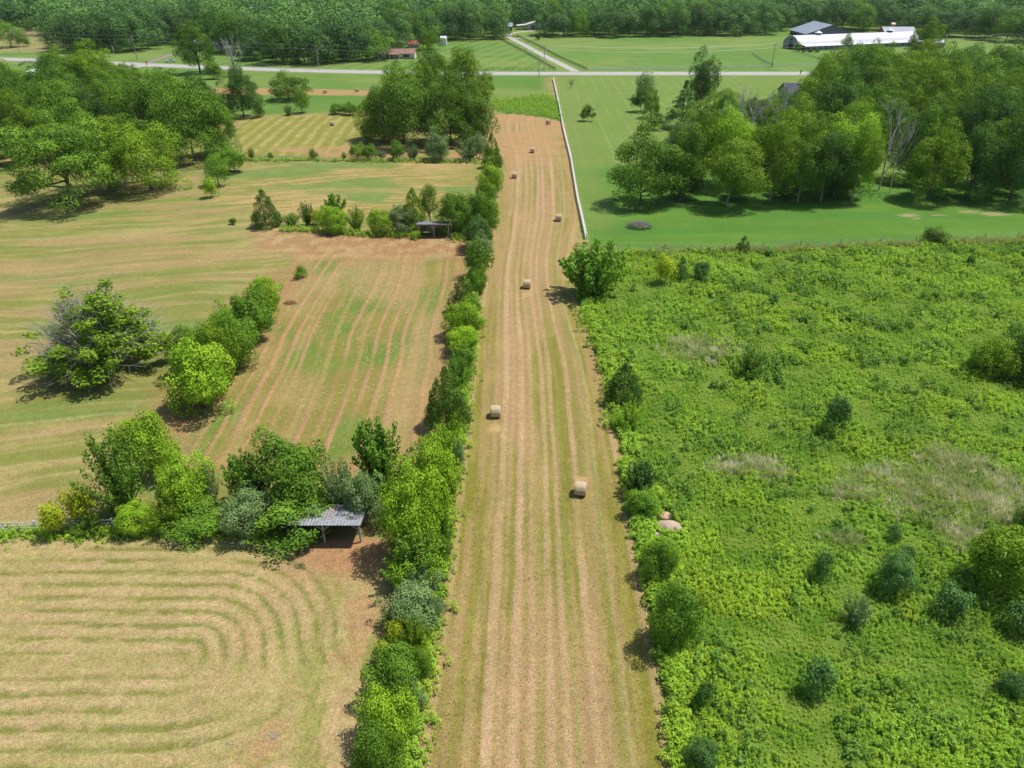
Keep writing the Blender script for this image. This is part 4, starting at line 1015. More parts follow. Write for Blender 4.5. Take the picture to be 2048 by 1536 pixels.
scatter("meadow_weeds", P, sz, WEED, 'weed', 'waist high green weeds filling the meadow on the right', 41, patch, 'weeds')
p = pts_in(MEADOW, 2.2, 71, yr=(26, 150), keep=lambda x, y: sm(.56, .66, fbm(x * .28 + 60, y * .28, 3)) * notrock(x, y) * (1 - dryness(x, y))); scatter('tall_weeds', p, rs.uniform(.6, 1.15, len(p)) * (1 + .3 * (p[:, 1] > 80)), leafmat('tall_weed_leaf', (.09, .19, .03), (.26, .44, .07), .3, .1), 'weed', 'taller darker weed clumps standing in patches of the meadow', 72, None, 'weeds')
DRY = leafmat("dry_grass", (.50, .46, .30), (.90, .82, .70), .3, .1)
p = pts_in(MEADOW, 9, 34, yr=(40, 110), keep=lambda x, y: tufts(x, y) * .9 * notrock(x, y)); p = p[:60000]
scatter("dry_grass", p, rs.uniform(.45, .95, len(p)), DRY, 'blade', 'pale dry bunch grass lying among the green weeds', 42, lambda x, y: 1.5 * (fbm(x * .7, y * .7, 2) - .5), 'grass')
p = pts_in(MEADOW, 9, 39, yr=(40, 110), keep=lambda x, y: dryness(x, y) * .9 * notrock(x, y)); scatter('soft_grass', p, rs.uniform(.45, .95, len(p)), leafmat('soft_grass_leaf', (.20, .27, .07), (.48, .52, .24), .3, .1), 'blade', 'soft grey green grass between the weeds around the dry tufts', 52, None, 'grass')
# rough grass along the meadow's far boundary
BND = GP([(1150, 512), (1250, 508), (1500, 506), (1700, 499), (1900, 491), (2300, 472), (2300, 466), (1900, 484), (1700, 492), (1500, 499), (1250, 501), (1185, 500)])
p = pts_in(BND, 7, 35, soft=1.0); scatter("rough_grass", p, rs.uniform(.5, 1.2, len(p)), leafmat("rough_grass_leaf", (.18, .24, .06), (.46, .46, .22), .25, .1), 'blade', 'rough seeding grass along the wire fence between lawn and meadow', 43, None, 'grass')
p = pts_in(TALLG, 2.5, 36, soft=2); scatter("tall_grass", p, rs.uniform(.5, 1.1, len(p)), WEED, 'weed', 'tall green grass beyond the far end of the mown strip', 44, None, 'grass')
def along(pl, width, dens, seed):
    rs = np.random.RandomState(seed); out = []
    for a, b in zip(pl[:-1], pl[1:]):
        a = np.array(a); b = np.array(b); L = np.linalg.norm(b - a); n = int(L * width * dens); t = rs.uniform(0, 1, n)[:, None]; d = (b - a) / L; nn = np.array((-d[1], d[0]))
        out.append(a + (b - a) * t + nn * rs.normal(0, width * .3, (n, 1)))
    return np.concatenate(out).astype(np.float32)
# undergrowth tying the hedgerows together
lines = [(GP([(795, 1600), (800, 1500), (825, 1400), (845, 1290), (862, 1180), (880, 1080), (888, 990), (905, 900), (915, 850), (925, 760), (935, 700), (940, 600), (955, 540), (962, 500)]), 2.8, 14, .75),
         (GP([(-60, 1072), (0, 1070), (100, 1072), (250, 1070), (470, 1062), (560, 1070)]), 1.9, 16, .55),
         (GP([(560, 462), (620, 462), (700, 470), (830, 474)]), 2.0, 8, .8), (GP([(905, 476), (935, 480), (965, 430), (985, 360), (985, 300)]), 3.5, 5, .9),
         (GP([(480, 322), (600, 321), (700, 323), (840, 324), (970, 326)]), 2.4, 5, .7), (GP([(1250, 925), (1270, 1010), (1294, 1110), (1322, 1250), (1350, 1400), (1366, 1560)]), 1.6, 15, .8),
         (GP([(390, 838), (450, 770), (500, 700), (545, 630), (560, 570)]), 1.6, 5, .5), (GP([(1170, 620), (1200, 680), (1228, 760), (1244, 860)]), 3.0, 10, .95)]
Pp = np.concatenate([along(l, wd, dn, 50 + i) for i, (l, wd, dn, s) in enumerate(lines)]); Ss = np.concatenate([np.full(len(along(l, wd, dn, 50 + i)), s) for i, (l, wd, dn, s) in enumerate(lines)])
rs = np.random.RandomState(8)
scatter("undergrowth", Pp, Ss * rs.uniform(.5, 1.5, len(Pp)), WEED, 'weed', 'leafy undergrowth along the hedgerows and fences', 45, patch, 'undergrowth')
# loose hay on the near fields
HAY = leafmat("loose_hay", (.30, .235, .12), (.62, .52, .34), .1, .05)
def hk(x, y):
    dx = np.maximum(x + 27.5, 0) * np.where(y > 38.7, 1, .25); d = np.hypot(dx, y - 38.7); r = np.cos((d - .35) * 2 * pi / 1.53) * .5 + .5
    return np.clip((1 - r) * .9 + .15 + sm(-16, -11, x) * .4, 0, 1)
p = pts_in(NEARF, 8, 61, xr=(-52, -5), yr=(26, 53), soft=0, keep=hk)
scatter("loose_hay", p, rs.uniform(.22, .62, len(p)), HAY, 'wisp', 'loose strands of cut hay lying on the near left field', 46, None, 'hay', tilt=.55)
def hk2(x, y):
    xl = lerp_edge(SL, y); xr = lerp_edge(SR, y); vr = (x - xl) / (xr - xl) * 18.4; k = 0 * x + .12
    for c in (.35, 4.75, 6.75, 9.6, 10.75, 13.0, 15.2, 18.0): k = np.maximum(k, sm(.6, .2, np.abs(vr - c)))
    return k
p = pts_in(STRIP, 4.5, 62, yr=(26, 75), soft=0, keep=hk2)
scatter("loose_hay", p, rs.uniform(.12, .42, len(p)), HAY, 'wisp', 'fine cut hay left in rows on the mown strip', 47, None, 'hay')
p = pts_in(MIDF, 3.0, 63, yr=(60, 125), soft=0, keep=lambda x, y: .15 + .5 * sm(.5, .65, fbm(x * .2, y * .2, 2)))
scatter("loose_hay", p, rs.uniform(.15, .4, len(p)), HAY, 'wisp', 'scattered hay on the worn middle field', 48, None, 'hay', tilt=1.3)
GRS = leafmat("field_grass", (.13, .15, .04), (.30, .31, .10), .25, .1)
p = pts_in(STRIP, 10, 64, yr=(26, 62), soft=0, keep=lambda x, y: .75 - .65 * hk2(x, y))
scatter("stubble", p, rs.uniform(.05, .13, len(p)), GRS, 'blade', 'short olive stubble between the rows of hay', 49, None, 'stubble')
# ---------------------------------------------------------------- hay bales
def hay_mats():
    m, n, b = newmat("bale_hay"); tc = N(n, "ShaderNodeTexCoord").outputs["Object"]
    mp = N(n, "ShaderNodeMapping"); mp.inputs["Scale"].default_value = (26, 1.2, 1.2); n.links.new(tc, mp.inputs[0])
    f = noise(n, 1.0, 5, .75, mp.outputs[0]); f2 = noise(n, 9, 4, .7, tc)
    c = mixc(n, rng(n, f, 0, 1, .3, .7), (.28, .20, .11), (.64, .51, .33)); c = mixc(n, rng(n, f2, 0, .5), c, (.42, .33, .19))
    n.links.new(c, b.inputs["Base Color"]); b.inputs["Roughness"].default_value = .95
    bp = N(n, "ShaderNodeBump"); bp.inputs["Strength"].default_value = .8; bp.inputs["Distance"].default_value = .04; n.links.new(f, bp.inputs["Height"]); n.links.new(bp.outputs[0], b.inputs["Normal"])
    m2, n, b = newmat("bale_end"); tc = N(n, "ShaderNodeTexCoord").outputs["Object"]
    wv = N(n, "ShaderNodeTexWave", wave_type='RINGS', rings_direction='X'); wv.inputs["Scale"].default_value = 5; wv.inputs["Distortion"].default_value = 3; wv.inputs["Detail"].default_value = 4; n.links.new(tc, wv.inputs[0])
    n.links.new(mixc(n, wv.outputs["Fac"], (.34, .25, .15), (.58, .45, .30)), b.inputs["Base Color"]); b.inputs["Roughness"].default_value = .95
    return m, m2
BH, BE = hay_mats()
def bale_mesh(seed):
    rs = random.Random(seed); R, L, k = .76, 1.24, 48; m = MB(); e = []
    prof = [(-.5, .94), (-.46, 1), (-.3, 1.01), (-.1, .995), (0, 1.012), (.1, .995), (.3, 1.01), (.46, 1), (.5, .94)]
    lump = [1 + rs.uniform(-.012, .012) for _ in range(k)]
    for x, r in prof:
        for j in range(k):
            t = 2 * pi * j / k; rr = R * r * lump[j] * (1 + rs.uniform(-.006, .006)); z = rr * sin(t)
            if z < -R * .93: z = -R * .93 + (z + R * .93) * .3
            m.v.append((x * L, rr * cos(t), z + R * .95))
    for i in range(len(prof) - 1):
        for j in range(k): m.f.append((i * k + j, i * k + (j + 1) % k, (i + 1) * k + (j + 1) % k, (i + 1) * k + j))
    me = m.mesh("bale_body", BH)
    for p in me.polygons: p.use_smooth = True
    for s in (-1, 1):
        q = MB(); ring = [m.v[(0 if s < 0 else (len(prof) - 1) * k) + j] for j in range(k)]
        q.v = [(s * (L / 2 + .035), 0, R * .95)] + [((a + s * .003), b * 1.0, c) for a, b, c in ring] + [(s * (L / 2 + .03), b * .6, (c - R * .95) * .6 + R * .95) for a, b, c in ring]
        for j in range(k):
            a, b = 1 + j, 1 + (j + 1) % k; q.f.append((a, b, b + k, a + k) if s > 0 else (a + k, b + k, b, a)); q.f.append((0, a + k, b + k) if s > 0 else (0, b + k, a + k))
        e.append(q.mesh("bale_end_face", BE))
    return me, e
BM = [bale_mesh(i) for i in range(3)]
bales = [(991, 837, 0, 'round hay bale nearest on the left side of the strip'), (1161, 994, -9, 'round hay bale nearest to the camera, right side of the strip'),
 (1054, 578, -3, 'round hay bale beside the shrub corner, third nearest'), (1117, 443, -6, 'round hay bale close to the white fence'),
 (1029, 357, -4, 'round hay bale next to the hedgerow near its far end'), (1065, 306, -5, 'round hay bale second from the far end of the strip'),
 (1097, 249, -50, 'round hay bale at the far end of the strip showing its round end'), (665, 252, -15, 'round hay bale alone in the far left hay field'),
 (650, 187, -55, 'round hay bale on the raked strip before the road, left of two'), (714, 184, -60, 'round hay bale on the raked strip beside the big tree clump')]
for i, (u, v, r, lab) in enumerate(bales):
    x, y = G(u, v); me, e = BM[i % 3]
    t = empty('hay_bale', (x, y + .55, 0), radians(r), label=lab, cat='hay bale', group='round hay bales left on the mown fields')
    link('bale_body', me, t)
    for q in e: link('end_face', q, t)

# ---------------------------------------------------------------- rocks, brush
import bmesh
ROCKM = surf("pink_grey_rock", (.36, .25, .18), .9, .25, 3.0, col2=(.48, .37, .29)); REDROCK = surf("reddish_rock", (.42, .22, .13), .9, .25, 3.0, col2=(.56, .40, .30))
def rock(u, v, d, label, seed, mat, rz):
    x, y = G(u, v); bm = bmesh.new(); bmesh.ops.create_icosphere(bm, subdivisions=4, radius=1)
    rs = np.random.RandomState(seed); o = rs.uniform(0, 50, 3)
    for w_ in bm.verts:
        c = np.array(w_.co); f = .8 + .45 * float(fbm(np.array([c[0] * 1.1 + o[0] + c[2]]), np.array([c[1] * 1.1 + o[1] - c[2]]), 4)[0]); w_.co = (c[0] * f * d[0] / 2, c[1] * f * d[1] / 2, max(c[2] * f, -.3) * d[2])
    me = bpy.data.meshes.new('rock'); bm.to_mesh(me); bm.free(); me.materials.append(mat)
    for p in me.polygons: p.use_smooth = True
    ob = link('rock', me); ob.location = (x, y, .15); ob.rotation_euler = (0, 0, rz); tag(ob, label, 'rock')
rock(1338, 1058, (2.6, 1.7, .72), 'large smooth pinkish boulder in the weeds at the strip edge', 1, ROCKM, -.35)
rock(1330, 1034, (1.3, 1.2, .28), 'jagged reddish rock just behind the large boulder', 2, REDROCK, .2)
rock(1313, 1074, (.9, .6, .35), 'small pale rock in front of the large boulder', 3, ROCKM, -.6)
rock(1385, 1233, (.6, .8, .4), 'small reddish rock half hidden right of the dense green bush', 4, REDROCK, .3)
def brush(u, v, wd, ht, label, seed, mat, leafm=None, n=200, name='brush_pile'):
    x, y = G(u, v); rs = random.Random(seed); m = MB()
    for i in range(n):
        a = rs.uniform(0, 6.28); r = wd / 2 * sqrt(rs.uniform(0, 1)) * .85; z = ht * (1 - (r / (wd / 2)) ** 2) * rs.uniform(.25, 1)
        b = rs.uniform(0, 6.28); L = rs.uniform(.15, .38) * wd; dz = rs.uniform(-.12, .12) * ht
        px, py = cos(a) * r, sin(a) * r * .7; m.tube([(px - cos(b) * L / 2, py - sin(b) * L / 2 * .7, max(z - dz, .03)), (px, py, z + .03), (px + cos(b) * L / 2, py + sin(b) * L / 2 * .7, max(z + dz, .03))], [wd * .008, wd * .006, wd * .003], 4, cap=False)
    e = empty(name, (x, y, 0), 0, label=label, cat='brush pile'); m.build('branches', mat, e)
    if leafm:
        r2 = np.random.RandomState(seed); k = 900; a = r2.uniform(0, 6.28, k); r = wd / 2 * r2.uniform(.45, 1.05, k); P_ = np.stack([np.cos(a) * r, np.sin(a) * r * .7, r2.uniform(.05, .55, k) * ht], 1)
        V_, Q_ = leaves(r2, P_, P_, .28, .5); link('weeds', npmesh('pile_weeds', V_, Q_, [leafm], tone=np.repeat(r2.uniform(0, 1, k), 4)), e)
brush(1278, 455, 5.4, 1.6, 'grey brush pile ringed by weeds on the lower lawn', 1, surf("grey_brush", (.34, .30, .28), .95, .3, 3), LM['grey'], 260)
brush(581, 607, 2.4, .55, 'rust brown heap of cut branches beside the tip of the shrub island', 2, surf("rust_brush", (.34, .17, .09), .95, .3, 3), None, 150)
brush(600, 1134, 1.6, .18, 'dark green cut branch on the ground before the near shed', 3, surf("cut_branch", (.07, .13, .05), .95, .3, 3), None, 60, 'cut_branch')
brush(545, 1473, 1.3, .2, 'grey clump of raked hay at the bottom of the near field, right one', 4, surf("grey_thatch", (.46, .44, .32), .95, .2, 3), None, 110, 'thatch_clump')
brush(458, 1492, 1.1, .15, 'grey clump of raked hay at the bottom of the near field, left one', 5, surf("grey_thatch_dark", (.36, .38, .24), .95, .2, 3), None, 90, 'thatch_clump')
brush(655, 470, 2.0, .5, 'small brown brush heap at the foot of the pale trunked hedge bush', 6, surf("brown_brush", (.20, .15, .11), .95, .3, 3), None, 90)

# ---------------------------------------------------------------- run-in sheds
WOOD = surf("weathered_grey_wood", (.33, .31, .29), .9, .25, 1.5, stretch=(3, 3, 14)); WOODP = surf("pale_post_wood", (.42, .41, .39), .9, .25, 1.5, stretch=(3, 3, 14)); WOODD = surf("shed_boards", (.26, .20, .15), .9, .3, 1.2, stretch=(6, 6, 1))
def roofmat(name, col, col2):
    m, n, b = newmat(name); tc = N(n, "ShaderNodeTexCoord").outputs["Object"]
    c = mixc(n, rng(n, noise(n, 1.6, 5, .7, tc), 0, 1, .45, .7), col, col2); n.links.new(c, b.inputs["Base Color"]); b.inputs["Roughness"].default_value = .5; b.inputs["Metallic"].default_value = .35; return m
TIN = roofmat("shed_tin_roof", (.36, .38, .42), (.24, .20, .16)); TIN2 = roofmat("far_shed_roof", (.26, .28, .33), (.20, .18, .17))
def shed(xl, xr, yfront, depth, hf, hb, label, posts, tin, back=True, name='run_in_shed', xroof=None):
    A = G(xl, yfront); B = G(xr, yfront); cx = (A[0] + B[0]) / 2; cy = (A[1] + B[1]) / 2; L = B[0] - A[0]; rz = atan2(B[1] - A[1], B[0] - A[0])
    e = empty(name, (cx, cy, 0), rz, label=label, cat='shed')
    def z_at(y): return hf + (hb - hf) * y / depth
    # corrugated roof sheet with real ribs
    m = MB(); n = int((L + .7) / .16); x0 = -L / 2 - .35
    for i in range(n):
        xa, xb = x0 + i * (L + .7) / n, x0 + (i + 1) * (L + .7) / n; za, zb = (.0, .035) if i % 2 else (.035, .0)
        ya, yb = -.45, depth + .3
        for dz in (.10, .085):
            m.quad((xa, ya, z_at(ya) + za + dz), (xb, ya, z_at(ya) + zb + dz), (xb, yb, z_at(yb) + zb + dz), (xa, yb, z_at(yb) + za + dz))
    m.build('roof', tin, e)
    m = MB(); m.box((0, 0, hf - .08), (L + .4, .07, .20)); m.box((0, depth, hb - .08), (L + .4, .07, .2))
    for i in range(8): 
        x = -L / 2 + i * L / 7; m.bar((x, -.3, z_at(-.3) + .03), (x, depth + .2, z_at(depth + .2) + .03), .05, .1)
    m.build('roof_frame', WOOD, e)
    for px in posts:
        x = -L / 2 + px * L; q = MB(); q.box((x, .05, hf / 2 - .1), (.17, .17, hf - .15)); o = q.build('post', WOODP, e)
        q = MB()
        for s in (-1, 1):
            if abs(x + s * .7) < L / 2 + .1: q.bar((x + s * .08, .05, hf - .85), (x + s * .75, .05, hf - .14), .06, .12)
        q.build('brace', WOOD, e)
    for px in (0, .5, 1):
        q = MB(); q.box((-L / 2 + px * L, depth - .05, hb / 2 - .1), (.15, .15, hb - .15)); q.build('post', WOOD, e)
    if back:
        m = MB()
        for i in range(9): m.box((0, depth + .03, .35 + i * .22), (L, .03, .20))
        m.build('back_boards', WOODD, e)
    return e, L
e, L = shed(592, 722, 1086, 2.9, 2.55, 2.15, 'near run in shed with a grey tin roof, left half buried in vines', (0.05, .45, 1.0), TIN, True)
# debris of dead leaves caught on the roof
m = MB(); rs_ = random.Random(4)
for i in range(420):
    x = rs_.uniform(-.4, L / 2 + .3); y = 3.15 - abs(rs_.gauss(0, .38)) - (rs_.uniform(0, 2.2) if x < .5 and rs_.random() < .5 else 0); z = 2.55 + (2.15 - 2.55) * y / 2.9 + .14 + rs_.uniform(0, .05); a = rs_.uniform(0, 6.28); s = rs_.uniform(.05, .13)
    m.quad((x - s * cos(a), y - s * sin(a), z), (x + s * sin(a), y - s * cos(a), z + .02), (x + s * cos(a), y + s * sin(a), z), (x - s * sin(a), y + s * cos(a), z + .03))
o = m.build('leaf_litter', surf("dead_leaf_litter", (.38, .33, .28), .95, .3, 6)); o.matrix_world = e.matrix_basis.copy(); tag(o, 'dry leaf litter caught along the top of the near shed roof', 'leaf litter', kind='stuff')
shed(838, 898, 475, 3.0, 2.75, 2.3, 'far run in shed with an open front of three braced posts under the middle hedge', (0.0, .5, 1.0), TIN2, True)

# ---------------------------------------------------------------- fences
WHITE = surf("white_fence_paint", (.86, .86, .85), .6, .08, 2); GREYF = surf("weathered_white_rail", (.50, .53, .55), .8, .15, 2); BLACKF = surf("dark_creosote_fence", (.045, .04, .035), .8, .2, 2); POSTW = surf("old_post_wood", (.30, .27, .22), .9, .2, 3)
def fence(px, label, mat, step=2.4, ht=1.35, rails=(.35, .75, 1.15), rs_=(.04, .13), ps=.13, name='board_fence', maxp=96, world=None, group=None, wire=False):
    P_ = [np.array(p, float) for p in (world or GP(px))]; base = P_[0]; e = empty(name, (*base, 0), 0, label=label, cat='fence', group=group)
    pts = []; 
    tot = sum(np.linalg.norm(b - a) for a, b in zip(P_[:-1], P_[1:])); step = max(step, tot / maxp)
    for a, b in zip(P_[:-1], P_[1:]):
        n_ = max(1, round(np.linalg.norm(b - a) / step)); pts += [a + (b - a) * i / n_ for i in range(n_)]
    pts.append(P_[-1]); pm = None
    d0 = P_[1] - P_[0]; rz = atan2(d0[1], d0[0])
    q = MB(); q.box((0, 0, ht / 2), (ps, ps, ht)); q.box((0, 0, ht + .015), (ps + .03, ps + .03, .03)); pm = q.mesh('fence_post', mat)
    for p in pts:
        o = link('post', pm, e); o.location = (*(p - base), 0); o.rotation_euler = (0, 0, rz)
    for zr in rails:
        m = MB()
        for a, b in zip(pts[:-1], pts[1:]):
            d = (b - a) / np.linalg.norm(b - a); off = np.array((d[1], -d[0])) * (ps / 2 + rs_[0] / 2 + .003) if not wire else np.zeros(2)
            m.bar((*(a - base + off), zr), (*(b - base + off), zr), rs_[0], rs_[1])
        m.build('wire' if wire else 'rail', mat if not wire else surf("fence_wire", (.35, .35, .35), .5, .1, 2), e)
    return e
fence([(1107, 160), (1117, 206), (1128, 262), (1142, 318), (1155, 396), (1173, 478)], 'long white board fence between the mown strip and the lawn', WHITE, 2.3, 1.4, (.32, .66, 1.0, 1.3), (.06, .15), .22)
fence([(-70, 1068), (5, 1063), (76, 1061), (145, 1058), (230, 1056), (320, 1054), (400, 1050), (466, 1046)], 'grey white rail fence along the top of the near left field', GREYF, 3.4, 1.3, (.45, .8, 1.18), (.05, .07), .15, name='rail_fence')
fence([(480, 319), (600, 318), (700, 320), (830, 321), (965, 323)], 'low pale rail fence behind the field with level rows', GREYF, 3.0, .9, (.4, .78), (.04, .10), .11, name='rail_fence')
fence([(1177, 140.3), (1348, 139.2), (1480, 136), (1614, 132), (1700, 130)], 'white rail fence along the far side of the road', WHITE, 3.6, 1.35, (.4, .8, 1.2), (.05, .13), .14)
fence([(1000, 79), (1056, 109), (1111, 140.5)], 'dark board fence left of the white driveway', BLACKF, 3.2, 1.35, (.4, .8, 1.2), (.05, .14), .15)
fence([(1035, 73), (1073, 91), (1124, 118.5), (1174, 140.5)], 'dark board fence right of the white driveway', BLACKF, 3.2, 1.35, (.4, .8, 1.2), (.05, .14), .15)
fence([(960, 141), (1040, 141), (1111, 141.2)], 'dark wire and post fence beside the road left of the driveway mouth', BLACKF, 3.2, 1.3, (.7, 1.2), (.03, .06), .13)
fence([(1505, 110), (1530, 125), (1546, 132)], 'brown fence across the small paddock before the long barn', POSTW, 3.0, 1.2, (.4, .8, 1.1), (.05, .12), .13)
fence([(1598, 107), (1620, 114), (1650, 122)], 'low brown fence before the ball shrubs of the long barn', POSTW, 3.0, 1.1, (.5, 1.0), (.05, .12), .13)
fence([(1184, 500), (1330, 501), (1450, 500), (1600, 494), (1760, 488), (1900, 482), (2100, 472)], 'wire fence with thin posts between lawn and meadow', POSTW, 9.0, 1.35, (.5, .9, 1.25), (.02, .02), .10, name='wire_fence', wire=True)
fence([(0, 107.5), (60, 109), (120, 112)], 'thin post fence beyond the road at the dry pasture', POSTW, 5.0, 1.2, (.5, 1.1), (.03, .03), .12, name='wire_fence', wire=True)
fence([(420, 128), (520, 133), (660, 138)], 'thin post fence beyond the road before the upper left wood', POSTW, 4.0, 1.2, (.5, 1.1), (.03, .03), .12, name='wire_fence', wire=True)
fence([(38, 133), (50, 127), (75, 126.5), (95, 129)], 'small dark fence near the pale roof at the left', BLACKF, 3.0, 1.3, (.4, .8, 1.2), (.05, .14), .15)
fence([(1008, 74), (1036, 75)], 'dark gate fence across the driveway bend', BLACKF, 3.0, 1.3, (.4, .8, 1.2), (.05, .14), .15)
for u, v, t, lab in ((945, 548, 520, 'pale wooden post standing in the straggly hedgerow shrub'), (806, 1310, 1262, 'grey post rising between the yellow hedgerow saplings'), (797, 1352, 1325, 'lower grey post in the lower hedgerow')):
    x, y = G(u, v); h = h_at(y, t); m = MB(); m.tube([(0, 0, -.05), (.03, .02, h * .6), (.06, .02, h)], [.08, .075, .06], 7); o = m.build('fence_post', WOODP); o.location = (x, y, 0); tag(o, lab, 'post')

# ---------------------------------------------------------------- utility poles and lines
POLE = surf("pole_wood", (.36, .29, .22), .9, .2, 1.5); POLEG = surf("pole_wood_grey", (.42, .39, .36), .9, .2, 1.5); METAL = surf("galvanised_metal", (.5, .5, .5), .5, .1, 3, .5)
poles = [(40, 110, 56, POLEG, 1, 'utility pole at the far left beyond the dry pasture fence'), (275, 121, 71, POLE, 1, 'utility pole with a crossarm left of the brown driveway'), (229, 113, 90, POLEG, 0, 'short utility pole with a transformer before the upper left wood'),
 (638, 139, 90, POLE, 1, 'utility pole beside the road left of the ranch house'), (1078, 154, 118, POLEG, 0, 'leftmost short pole beside the road near the driveway mouth'), (1088, 142, 90, POLEG, 1, 'taller pole at the driveway mouth'),
 (1009, 80, 46, POLEG, 0, 'pole at the bend of the white driveway'), (1543, 135, 87, POLE, 1, 'leaning utility pole beside the white roadside fence'), (1887, 96, 70, POLEG, 1, 'utility pole right of the long barn'), (1992, 96, 68, POLEG, 1, 'utility pole at the far right over the wood')]
TOPS = []
for u, yb, yt, mt, arm, lab in poles:
    x, y = G(u, yb); h = min(h_at(y, yt), 13.5); rad = .21
    e = empty('utility_pole', (x, y, 0), 0, label=lab, cat='utility pole', group='utility poles along the road')
    m = MB(); m.tube([(0, 0, -.1), (0, 0, h)], [rad, rad * .65], 8); m.build('pole', mt, e)
    if arm:
        m = MB(); m.box((0, .16, h - .5), (2.4, .1, .13)); m.bar((-.6, .16, h - .55), (0, .16, h - 1.2), .04, .04); m.bar((.6, .16, h - .55), (0, .16, h - 1.2), .04, .04); m.build('crossarm', mt, e)
        m = MB()
        for k in (-1.05, -.4, .4, 1.05): m.tube([(k, .16, h - .44), (k, .16, h - .22)], [.06, .045], 6)
        m.build('insulators', METAL, e)
    if lab.count('transformer') or u == 275:
        m = MB(); m.tube([(.38, 0, h - 2.3), (.38, 0, h - 1.3)], [.27, .27], 10); m.build('transformer', METAL, e)
    TOPS.append((x, y, h))
WIRE = surf("aluminium_line", (.30, .31, .33), .4, .05, 3, .3)
def wire(a, b, offs, label, sag=1.0):
    m = MB()
    for ox, dz in offs:
        m.tube([(a[0] + (b[0] - a[0]) * t / 14 + ox, a[1] + (b[1] - a[1]) * t / 14 + .16, a[2] + (b[2] - a[2]) * t / 14 + dz - 4 * sag * (t / 14) * (1 - t / 14)) for t in range(15)], [.035] * 15, 4, cap=False)
    tag(m.build('overhead_line', WIRE), label, 'power line')
o3 = ((0, .05), (.3, -1.9))
T = TOPS; wire((T[0][0] - 60, T[0][1] + 8, T[0][2]), T[0], o3, 'overhead line leaving the leftmost pole towards the left edge'); wire(T[0], T[1], o3, 'overhead line between the first and second poles from the left')
wire(T[1], T[3], o3, 'overhead line between the poles either side of the brown driveway and dead tree'); wire(T[3], T[5], o3, 'overhead line passing in front of the ranch house', 1.5); wire(T[5], T[7], o3, 'overhead line above the paddock right of the driveway', 1.8)
wire(T[7], T[8], o3, 'overhead line before the long barn', 1.5); wire(T[8], T[9], o3, 'overhead line over the trees right of the long barn'); wire(T[9], (T[9][0] + 70, T[9][1], T[9][2]), o3, 'overhead line leaving towards the right edge')

# ---------------------------------------------------------------- buildings
def M2(name, c, r=.7, v=.08, s=.5, **k): return surf(name, c, r, v, s, **k)
GLASS, n_, b_ = newmat("window_glass"); b_.inputs["Base Color"].default_value = (.03, .05, .08, 1); b_.inputs["Roughness"].default_value = .1
def place(xl, xr, v, v2=None):
    A = G(xl, v); B = G(xr, v2 if v2 else v); return A, B, np.hypot(B[0] - A[0], B[1] - A[1]), atan2(B[1] - A[1], B[0] - A[0])
def house(name, xl, xr, v, depth, wall, hw, hr, label, cat, wallm, roofm, v2=None, wins=(), doors=(), axis_='x', over=.5, hip=False, chim=None, extra=None, winm=None, base=None):
    A, B, L, rz = place(xl, xr, v, v2); e = empty(name, (A[0], A[1], 0), rz, label=label, cat=cat)
    m = MB(); m.box((L / 2, depth / 2, hw / 2), (L, depth, hw))
    if not hip:
        if axis_ == 'x':
            for x in (.002, L - .002): m.quad((x, 0, hw), (x, depth, hw), (x, depth / 2, hw + hr - .05))
        else:
            for y in (.002, depth - .002): m.quad((0, y, hw), (L, y, hw), (L / 2, y, hw + hr - .05))
    m.build('wall', wallm, e)
    if base: m = MB(); m.box((L / 2, -.03, .35), (L, .05, .7)); m.build('brick_base', base, e)
    m = MB(); o = over; t = .12
    def slab(a, b, c, d):
        n0 = len(m.v); m.v += [a, b, c, d] + [(p[0], p[1], p[2] + t) for p in (a, b, c, d)]
        for f in ((3, 2, 1, 0), (4, 5, 6, 7), (0, 1, 5, 4), (1, 2, 6, 5), (2, 3, 7, 6), (3, 0, 4, 7)): m.f.append(tuple(n0 + i for i in f))
    dz = hr / (depth / 2) * o if axis_ == 'x' else hr / (L / 2) * o
    if hip:
        r = min(L, depth) / 2 * .98; p = [(-o, -o, hw), (L + o, -o, hw), (L + o, depth + o, hw), (-o, depth + o, hw)]
        if L > depth: a, b = (r, depth / 2, hw + hr), (L - r, depth / 2, hw + hr); m.quad(p[0], p[1], b, a); m.quad(p[1], p[2], b); m.quad(p[2], p[3], a, b); m.quad(p[3], p[0], a)
        else: a = (L / 2, depth / 2, hw + hr); [m.quad(p[i], p[(i + 1) % 4], a) for i in range(4)]
        m.quad(*p[::-1])
    elif axis_ == 'x':
        slab((-o, -o, hw - dz), (L + o, -o, hw - dz), (L + o, depth / 2, hw + hr), (-o, depth / 2, hw + hr)); slab((-o, depth / 2, hw + hr + .002), (L + o, depth / 2, hw + hr + .002), (L + o, depth + o, hw - dz), (-o, depth + o, hw - dz))
    else:
        slab((-o, -o, hw - dz), (L / 2, -o, hw + hr), (L / 2, depth + o, hw + hr), (-o, depth + o, hw - dz)); slab((L / 2, -o, hw + hr + .002), (L + o, -o, hw - dz), (L + o, depth + o, hw - dz), (L / 2, depth + o, hw + hr + .002))
    m.build('roof', roofm, e)
    wf = winm or M2("window_frame_white", (.7, .7, .68))
    for x, z, ww, wh in wins:
        m = MB(); m.box((x * L, -.03, z), (ww + .2, .06, wh + .2)); q = m.build('window', wf, e); m = MB(); m.box((x * L, -.075, z), (ww, .03, wh)); m.build('pane', GLASS, q)
    for x, ww, wh, dm in doors: m = MB(); m.box((x * L, -.03, wh / 2 + .02), (ww, .07, wh)); m.build('door', dm, e)
    if chim: m = MB(); m.box((chim * L, depth * .6, hw + hr), (.9, .7, 1.4)); m.build('chimney', M2("chimney_brick", (.3, .16, .12)), e)
    return e, L
